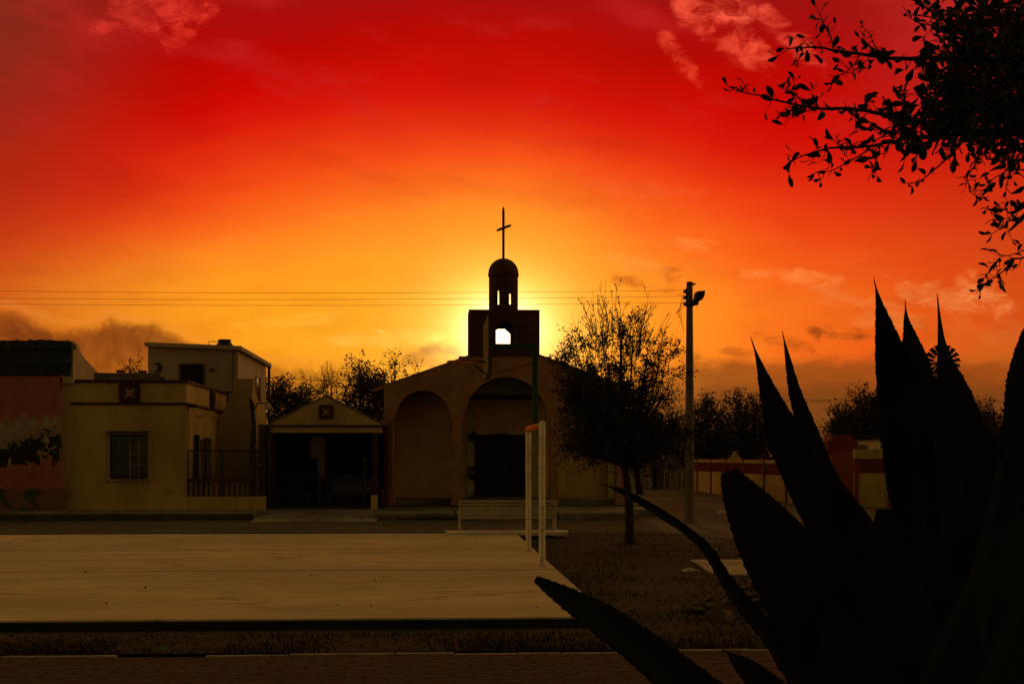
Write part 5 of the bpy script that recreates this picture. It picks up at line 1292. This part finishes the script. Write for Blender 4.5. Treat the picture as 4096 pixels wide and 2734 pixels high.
# heart of the plant where the leaves meet the ground
hm_ = mb(); hm_.lathe((AG.x, AG.y - .25, -.02), [(.42, 0), (.5, .15), (.46, .35), (.34, .6), (.2, .8), (.06, .95)], 20); hm_.build('heart', 'agave', ag, smooth=True)
for k_ in range(16):
    a = 2 * math.pi * k_ / 16 + .1
    d = Vector((math.cos(a), math.sin(a), 0)); b_ = Vector((AG.x, AG.y - .25, .12))
    if d.x < -.2 and d.y < .3: L0 = .55
    else: L0 = 1.0
    m_ = mb(); vs = []; N2 = 14; sd_ = Vector((-d.y, d.x, 0))
    for i in range(N2 + 1):
        t_ = i / N2; c = b_ + d * (L0 * (.25 + .75 * t_)) + Vector((0, 0, .75 * L0 * t_ ** .8)); hw = .13 * (math.sin(math.pi * min(1, .35 + t_ * .5)) ** .8) * (1 - t_ ** 3) + .001
        u_ = Vector((-d.x * .5, -d.y * .5, 1)).normalized()
        vs += [c - sd_ * hw + u_ * hw * .3, c, c + sd_ * hw + u_ * hw * .3, c - u_ * hw * .25]
    m_.add(vs, [(i * 4 + k2, i * 4 + (k2 + 1) % 4, (i + 1) * 4 + (k2 + 1) % 4, (i + 1) * 4 + k2) for i in range(N2) for k2 in range(4)] + [(0, 1, 2, 3)])
    m_.build('leaf', 'agave', ag, smooth=False)

# ================================================================== NEAR TREE BRANCHES, UPPER RIGHT
BY = 4.6
def bp(x, y, d=0.0): return at(712.5 + x * .1994, y * .1994, BY + d)
ot = Vector((at(1150, 456, 5.4).x, 5.4, 0))
oak = thing('overhanging_tree', 'dark tree whose leafy branches hang into the upper right corner', 'tree', ot)
tr = mb(); lf = mb()
ztop_ = 3.6
tr.tube([ot, ot + Vector((.05, 0, 1)), ot + Vector((-.04, .05, 2.2)), ot + Vector((-.1, 0, 3.2)), ot + Vector((-.05, .1, 4.4))], [.19, .15, .13, .11, .05], 12)
def twig_leaves(pts, step, L, W, n=1, spread=1.0):
    for i in range(len(pts) - 1):
        a, b = pts[i], pts[i + 1]; ln = (b - a).length; q = rnd(0, step)
        while q < ln:
            p = a.lerp(b, q / ln); d = (b - a).normalized()
            for _ in range(n):
                dd = d * rnd(.2, 1) + Vector((rnd(-1, 1), rnd(-.7, .7), rnd(-1, 1))) * spread
                l_ = L * rnd(.6, 1.3); lf.leaf(p + dd.normalized() * .004, dd, l_, l_ * rnd(.36, .52), rnd(0, 6.28), 1)
            q += step * rnd(.4, 1.6)
def branch(path, r0, r1, leafy=.022, n=1, d0=0.0, d1=0.0, sub=0.6):
    k_ = len(path) - 1
    P_ = [bp(x, y, d0 + (d1 - d0) * i / k_) for i, (x, y) in enumerate(path)]
    n_ = k_ * 5; pts = [spline(P_, i / n_) for i in range(n_ + 1)]
    pts = [p + Vector((rnd(-1, 1), rnd(-1, 1), rnd(-1, 1))) * .0012 for p in pts]
    tr.tube(pts, [r0 + (r1 - r0) * i / n_ for i in range(n_ + 1)], 6)
    for i in range(1, n_):
        if random.random() < sub:     # short side twigs
            d = (pts[i] - pts[i - 1]).normalized(); s = Vector((rnd(-1, 1), rnd(-.5, .5), rnd(-1, 1))); s = (s - d * s.dot(d)).normalized()
            e = pts[i] + (s * .9 - d * rnd(.1, .8)) * rnd(.012, .05)
            m_ = pts[i].lerp(e, .5) + Vector((rnd(-1, 1), 0, rnd(-1, 1))) * .003
            tr.tube([pts[i], m_, e], [.0016, .0013, .0008], 4)
            if leafy and random.random() < .55: twig_leaves([m_, e], .018, .038, .012, n)
            # thorn
            th_ = m_ + Vector((rnd(-1, 1), rnd(-1, 1), rnd(-1, 1))).normalized() * .007
            tr.tube([m_, th_], [.0008, .0002], 3)
    return pts
B = [([(362, 240), (450, 240), (520, 236), (640, 256), (740, 270), (850, 287), (1000, 294), (1110, 288), (1300, 300), (1600, 330)], .0016, .010, .85),
     ([(515, 30), (545, 85), (562, 132), (590, 180), (608, 236)], .001, .003, .3), ([(750, 128), (790, 175), (812, 225), (830, 275)], .001, .003, .25),
     ([(600, 412), (650, 368), (700, 335), (740, 275)], .001, .0028, .25), ([(410, 325), (440, 285), (480, 250)], .0008, .002, .5), ([(700, 355), (760, 310), (800, 275)], .0008, .002, .3),
     ([(72, 428), (130, 456), (230, 477), (350, 510), (460, 531), (560, 545), (700, 545), (830, 566), (950, 592), (1060, 618), (1250, 600), (1600, 560)], .0010, .010, .45),
     ([(345, 580), (400, 592), (450, 565), (510, 540)], .0008, .002, .4), ([(380, 445), (415, 470), (440, 500), (462, 528)], .001, .002, .6), ([(410, 400), (412, 450), (425, 480)], .0008, .0016, .4),
     ([(498, 455), (505, 500), (525, 540)], .0008, .0016, .5), ([(920, 460), (950, 500), (975, 580)], .001, .002, .7), ([(965, 460), (970, 520), (985, 590)], .001, .002, .7),
     ([(690, 560), (720, 590), (740, 620)], .001, .0018, .9), ([(790, 470), (770, 510), (755, 555)], .001, .002, .9),
     ([(372, 830), (420, 795), (500, 765), (600, 740), (760, 735), (870, 716), (1000, 690), (1180, 678), (1400, 660)], .0014, .008, .9),
     ([(515, 862), (600, 852), (700, 800), (780, 752)], .001, .003, .35), ([(800, 868), (812, 820), (840, 762)], .001, .002, .6), ([(600, 700), (640, 725), (700, 745)], .001, .002, .7),
     ([(968, 918), (1040, 907), (1120, 842), (1200, 772), (1260, 700)], .0012, .004, .22),
     ([(1330, 985), (1290, 930), (1268, 890), (1310, 835), (1340, 770), (1380, 690)], .001, .004, .7),
     ([(1345, 985), (1400, 905), (1470, 855), (1530, 785), (1580, 720)], .001, .004, .8), ([(1470, 955), (1490, 870), (1540, 800)], .001, .003, .7), 
     ([(1375, 1045), (1460, 1048), (1510, 1070), (1600, 1010)], .001, .004, .8), ([(1400, 1170), (1450, 1140), (1500, 1100), (1600, 1080)], .001, .003, .8), ([(1500, 1200), (1480, 1120), (1530, 1040), (1600, 980)], .001, .003, .8),
     ([(1338, 1468), (1380, 1412), (1430, 1380), (1470, 1350), (1500, 1300), (1563, 1290), (1640, 1240)], .0010, .004, .15), ([(1375, 1375), (1420, 1330), (1440, 1290), (1500, 1275), (1580, 1250)], .0008, .002, .3),
     ([(976, 82), (1040, 115), (1120, 132), (1200, 180)], .001, .004, .6), ([(1030, 0), (1100, 60), (1200, 120), (1330, 200), (1500, 300)], .002, .009, .8),
     ([(1180, -60), (1250, 60), (1350, 200), (1480, 320)], .003, .012, .8), ([(1400, -60), (1450, 100), (1500, 250), (1600, 400)], .004, .014, .8), ([(1563, 40), (1520, 160), (1500, 300)], .003, .01, .8),
     ([(1100, 20), (1180, 130), (1260, 260), (1380, 360), (1560, 420)], .002, .008, .8)]
for path, r0, r1, lv in B:
    pts = branch(path, r0, r1, True, 1, rnd(-.15, .15), rnd(-.1, .3), .55)
    n_ = len(pts)
    # tip leaves and leaves along the branch
    step = .052 - .034 * lv
    twig_leaves(pts, step, .040, .015, 1)
    for _ in range(2): 
        d = pts[0] - pts[2] + Vector((rnd(-1, 1), rnd(-1, 1), rnd(-1, 1))) * .02; lf.leaf(pts[0], d, .036 * rnd(.7, 1.1), .013, rnd(0, 6.28), 1)
# explicit big leaves seen against the sky
for (x, y, x2, y2, w_) in ((370, 185, 382, 236, 24), (795, 465, 762, 520, 36), (636, 375, 588, 428, 26), (960, 350, 912, 372, 40), (558, 560, 525, 606, 34), (348, 578, 400, 590, 24), (215, 432, 222, 470, 26), (400, 800, 372, 850, 40), (1285, 915, 1335, 982, 30),
                          (1385, 858, 1472, 845, 30), (1375, 800, 1455, 770, 28), (1500, 872, 1565, 900, 40), (1370, 1045, 1465, 1048, 26), (1405, 1070, 1460, 1100, 36), (1372, 1252, 1438, 1288, 28), (1376, 1378, 1440, 1298, 16), (1467, 1370, 1500, 1290, 24), (1315, 895, 1375, 920, 26),
                          (1345, 985, 1420, 915, 30), (1495, 970, 1563, 930, 34), (820, 800, 800, 872, 28), (840, 755, 790, 795, 28), (613, 335, 655, 355, 18), (508, 100, 555, 122, 30), (1400, 35, 1510, 40, 32), (1315, 35, 1345, 110, 32), (1375, 70, 1440, 120, 34), (1152, 95, 1205, 118, 30), (1440, 180, 1470, 60, 36)):
    a, b = bp(x, y, rnd(-.1, .1)), bp(x2, y2, rnd(-.1, .1)); lf.leaf(a, b - a, (b - a).length, w_ * .1994 * BY / F, math.pi / 2 + rnd(-.3, .3), 1)
# dense mass of twigs in the corner
def massed(n, cx, cy, sx_, sy_, dsp):
    for _ in range(n):
        while True:
            x, y = cx + rnd(-1, 1) * sx_, cy + rnd(-1, 1) * sy_
            q = ((x - cx) / sx_) ** 2 + ((y - cy) / sy_) ** 2
            if q < 1: break
        p = bp(x, y, rnd(-dsp, dsp)); 
        d = Vector((rnd(-1, .3), rnd(-.6, .6), rnd(-.9, .7))).normalized(); ln = rnd(.05, .14)
        e = p + d * ln; m_ = p.lerp(e, .5) + Vector((rnd(-1, 1), rnd(-1, 1), rnd(-1, 1))) * .01
        tr.tube([p - d * .05, p, m_, e], [.003, .0022, .0015, .0008], 4, cap=False)
        twig_leaves([p, m_, e], .021, .045, .013, 1)
massed(135, 1450, 330, 340, 370, .5)
massed(110, 1400, 420, 270, 250, .4)
massed(55, 1230, 480, 190, 190, .35)
massed(40, 1100, 640, 210, 80, .25)
massed(60, 1400, 120, 330, 180, .4)
massed(45, 1560, 640, 150, 130, .3)
massed(50, 1700, 300, 200, 560, .5)
tr.tube([ot + Vector((-.06, 0, 2.6)), at(1090, 130, 5.0), at(1030, 110, 4.7), at(1000, 90, 4.65)], [.06, .035, .02, .008], 8)
tr.tube([ot + Vector((-.06, 0, 2.3)), at(1090, 200, 5.0), at(1040, 200, 4.7), at(1010, 230, 4.62)], [.05, .03, .016, .004], 8)
for _ in range(500):      # rest of the crown outside the picture
    a = rnd(0, 6.28); q = rnd(.2, 1) ** .5; p = ot + Vector((rnd(-.5, 1.8), rnd(-1.2, 1.6), rnd(2.6, 4.8)))
    if p.x < at(1060, 456, p.y).x: continue
    d = Vector((rnd(-1, 1), rnd(-1, 1), rnd(-.6, .8))).normalized(); e = p + d * .2
    tr.tube([p - d * .1, p, e], [.004, .003, .001], 4, cap=False); twig_leaves([p, e], .03, .045, .015, 1)
tr.build('trunk', 'bark', oak, recalc=False); lf.build('crown', 'leaf_near', oak, recalc=False)

# ================================================================== GROUND DETAIL
# fallen leaves and dry grass over the lawn
fl = mb()
def lawn_ok(x, y): return not (x < 2.0 and 13.05 < y < 14) and y < lawn_edge_y(x) - .1 and not (x < 1.85 and 13.5 < y < 28.7) and y > 11.9
n = 0
while n < 9000:
    y = 12 + 18.5 * random.random() ** 1.5; D_ = y; x = rnd(-.42, .50) * y + .06 * y
    if not lawn_ok(x, y): continue
    n += 1; th = rnd(0, 6.28); s = rnd(.02, .055)
    fl.leaf((x, y, .03 + rnd(0, .03)), (math.cos(th), math.sin(th), rnd(-.1, .5)), s, s * .55, rnd(-.5, .5))
tag(fl.build('fallen_leaves', 'litter_leaf', recalc=False), 'brown fallen leaves strewn over the dry lawn', 'leaf litter', kind='stuff')
gs = mb(); n = 0
while n < 8000:
    y = 11.9 + 18.5 * random.random() ** 1.7; x = rnd(-.42, .50) * y + .06 * y
    if not lawn_ok(x, y) or (math.sin(x * 2.1 + y) * math.sin(y * 1.7 - x) < rnd(-.6, .5)): continue
    n += 1; th = rnd(0, 6.28); h = rnd(.03, .10); w_ = .006
    a = Vector((x, y, .02)); gs.add([a - Vector((w_, 0, 0)), a + Vector((w_, 0, 0)), a + Vector((math.cos(th) * h * .6, math.sin(th) * h * .6, h))], [(0, 1, 2)])
tag(gs.build('dry_grass', 'straw', recalc=False), 'short dry grass blades over the lawn', 'grass', kind='stuff')
pe = mb()
for i in range(2600):
    y = rnd(29.0, 60) ; x = rnd(-.36, .45) * y
    if lawn_ok(x, y) or y > 37 and x < 6.7: continue
    s = rnd(.012, .04); pe.leaf((x, y, .008), (rnd(-1, 1), rnd(-1, 1), .35), s * 1.6, s, rnd(0, 3))
tag(pe.build('street_gravel', 'rock', recalc=False), 'small stones and dust scattered on the dirt street', 'gravel', kind='stuff')
# weeds by the church steps
wd = mb()
for i in range(900):
    x = X(rnd(300, 600), 37.1); y = 37.15 - abs(random.gauss(0, .25)); 
    if random.random() < .5: x = random.choice((X(415, 37), X(440, 37), X(350, 37), X(465, 37))) + random.gauss(0, .35)
    wd.leaf((x, y, .0), (rnd(-.7, .7), rnd(-.7, .3), 1), rnd(.05, .16), .02, rnd(0, 6.28))
tag(wd.build('weeds', 'leaf', recalc=False), 'dark weeds growing along the foot of the church steps', 'weeds', kind='stuff')
# pile of stones
def stone(i):
    random.seed(100 + i); bm = bmesh.new(); bmesh.ops.create_icosphere(bm, subdivisions=2, radius=1)
    sc_ = Vector((rnd(.9, 1.3), rnd(.6, .9), rnd(.35, .6))); pl_ = [(Vector((rnd(-1, 1), rnd(-1, 1), rnd(-1, 1))).normalized(), rnd(.35, .72)) for _ in range(9)]
    for v_ in bm.verts:
        for nn, dd_ in pl_:
            q = v_.co.dot(nn)
            if q > dd_: v_.co -= nn * (q - dd_) * 1.0
        v_.co = Vector((v_.co.x * sc_.x, v_.co.y * sc_.y, v_.co.z * sc_.z))
    me = bpy.data.meshes.new('stone'); bm.to_mesh(me); bm.free(); me.materials.append(M['rock'])
    for p in me.polygons: p.use_smooth = False
    return me
stones = [stone(i) for i in range(6)]
random.seed(11)
pc = gr(776, 616, 0)
for i in range(170):
    a = rnd(0, 6.28); q = rnd(0, 1) ** .6; hx, hy = q * math.cos(a), q * math.sin(a)
    o = bpy.data.objects.new('stone', random.choice(stones)); C.objects.link(o)
    h = .42 * max(0, 1 - q) + .02; s = rnd(.035, .12) * rnd(.7, 1.1)
    o.location = (pc.x + hx * 1.05, pc.y + hy * 1.5, h); o.scale = (s, s, s); o.rotation_euler = (rnd(-.5, .5), rnd(-.5, .5), rnd(0, 6.28))
    tag(o, 'rough brown stone of the heap on the lawn left of the agave', 'stone', 'stones heaped on the lawn')
core = mb(); vs = []; 
for j in range(6):
    for k_ in range(24): a = 2 * math.pi * k_ / 24; q = j / 5; vs.append((pc.x + q * 1.0 * math.cos(a), pc.y + q * 1.45 * math.sin(a), .40 * (1 - q) - .01 + rnd(-.03, .03)))
core.add(vs, [(j * 24 + k_, j * 24 + (k_ + 1) % 24, (j + 1) * 24 + (k_ + 1) % 24, (j + 1) * 24 + k_) for j in range(5) for k_ in range(24)])
struct(core.build('earth_mound', 'lawn', recalc=False))
for (u, v, s, lb) in ((690.5 * 1.0, 571.5, .14, 'pale crumpled scrap lying by the corner of the concrete pad'), (722, 512, .18, 'thin white scrap on the dirt street right of the concrete pole'), (877, 497, .14, 'white paper scrap on the street before the garden wall')):
    p = gr(u, v, .02); o = mb().add([(p.x - s, p.y - s * .5, .03), (p.x + s, p.y - s * .4, .045), (p.x + s * .8, p.y + s * .6, .03), (p.x - s * .7, p.y + s * .5, .06), (p.x, p.y, .09)], [(0, 1, 4), (1, 2, 4), (2, 3, 4), (3, 0, 4)]).build('paper_scrap', 'paper', recalc=False)
    tag(o, lb, 'litter', 'scraps of litter')
p = gr(159.5, 651.5, .03); o = mb(); o.leaf((p.x - .06, p.y, .05), (1, .2, .12), .13, .035, .3, 1); o.leaf((p.x - .03, p.y + .02, .05), (.9, -.3, .2), .08, .03, .3, 1)
M['green_leaf'] = material('fresh_leaf', (.16, .26, .06), None, 5, bump=0); tag(o.build('green_leaf', 'green_leaf', recalc=False), 'fresh green leaf lying by the white path edging', 'leaf')

cd_ = mb()
for i in range(45):
    y = 13.8 + 14.5 * random.random() ** 1.4; x = rnd(-.36, .1) * y
    if x > 1.5: continue
    s_ = rnd(.008, .030); cd_.leaf((x, y, HC + .006), (rnd(-1, 1), rnd(-.5, .5), .12), s_ * 1.8, s_, rnd(0, 1))
tag(cd_.build('court_debris', 'litter_leaf', recalc=False), 'scattered dark leaves and grit on the pale court', 'debris', kind='stuff')
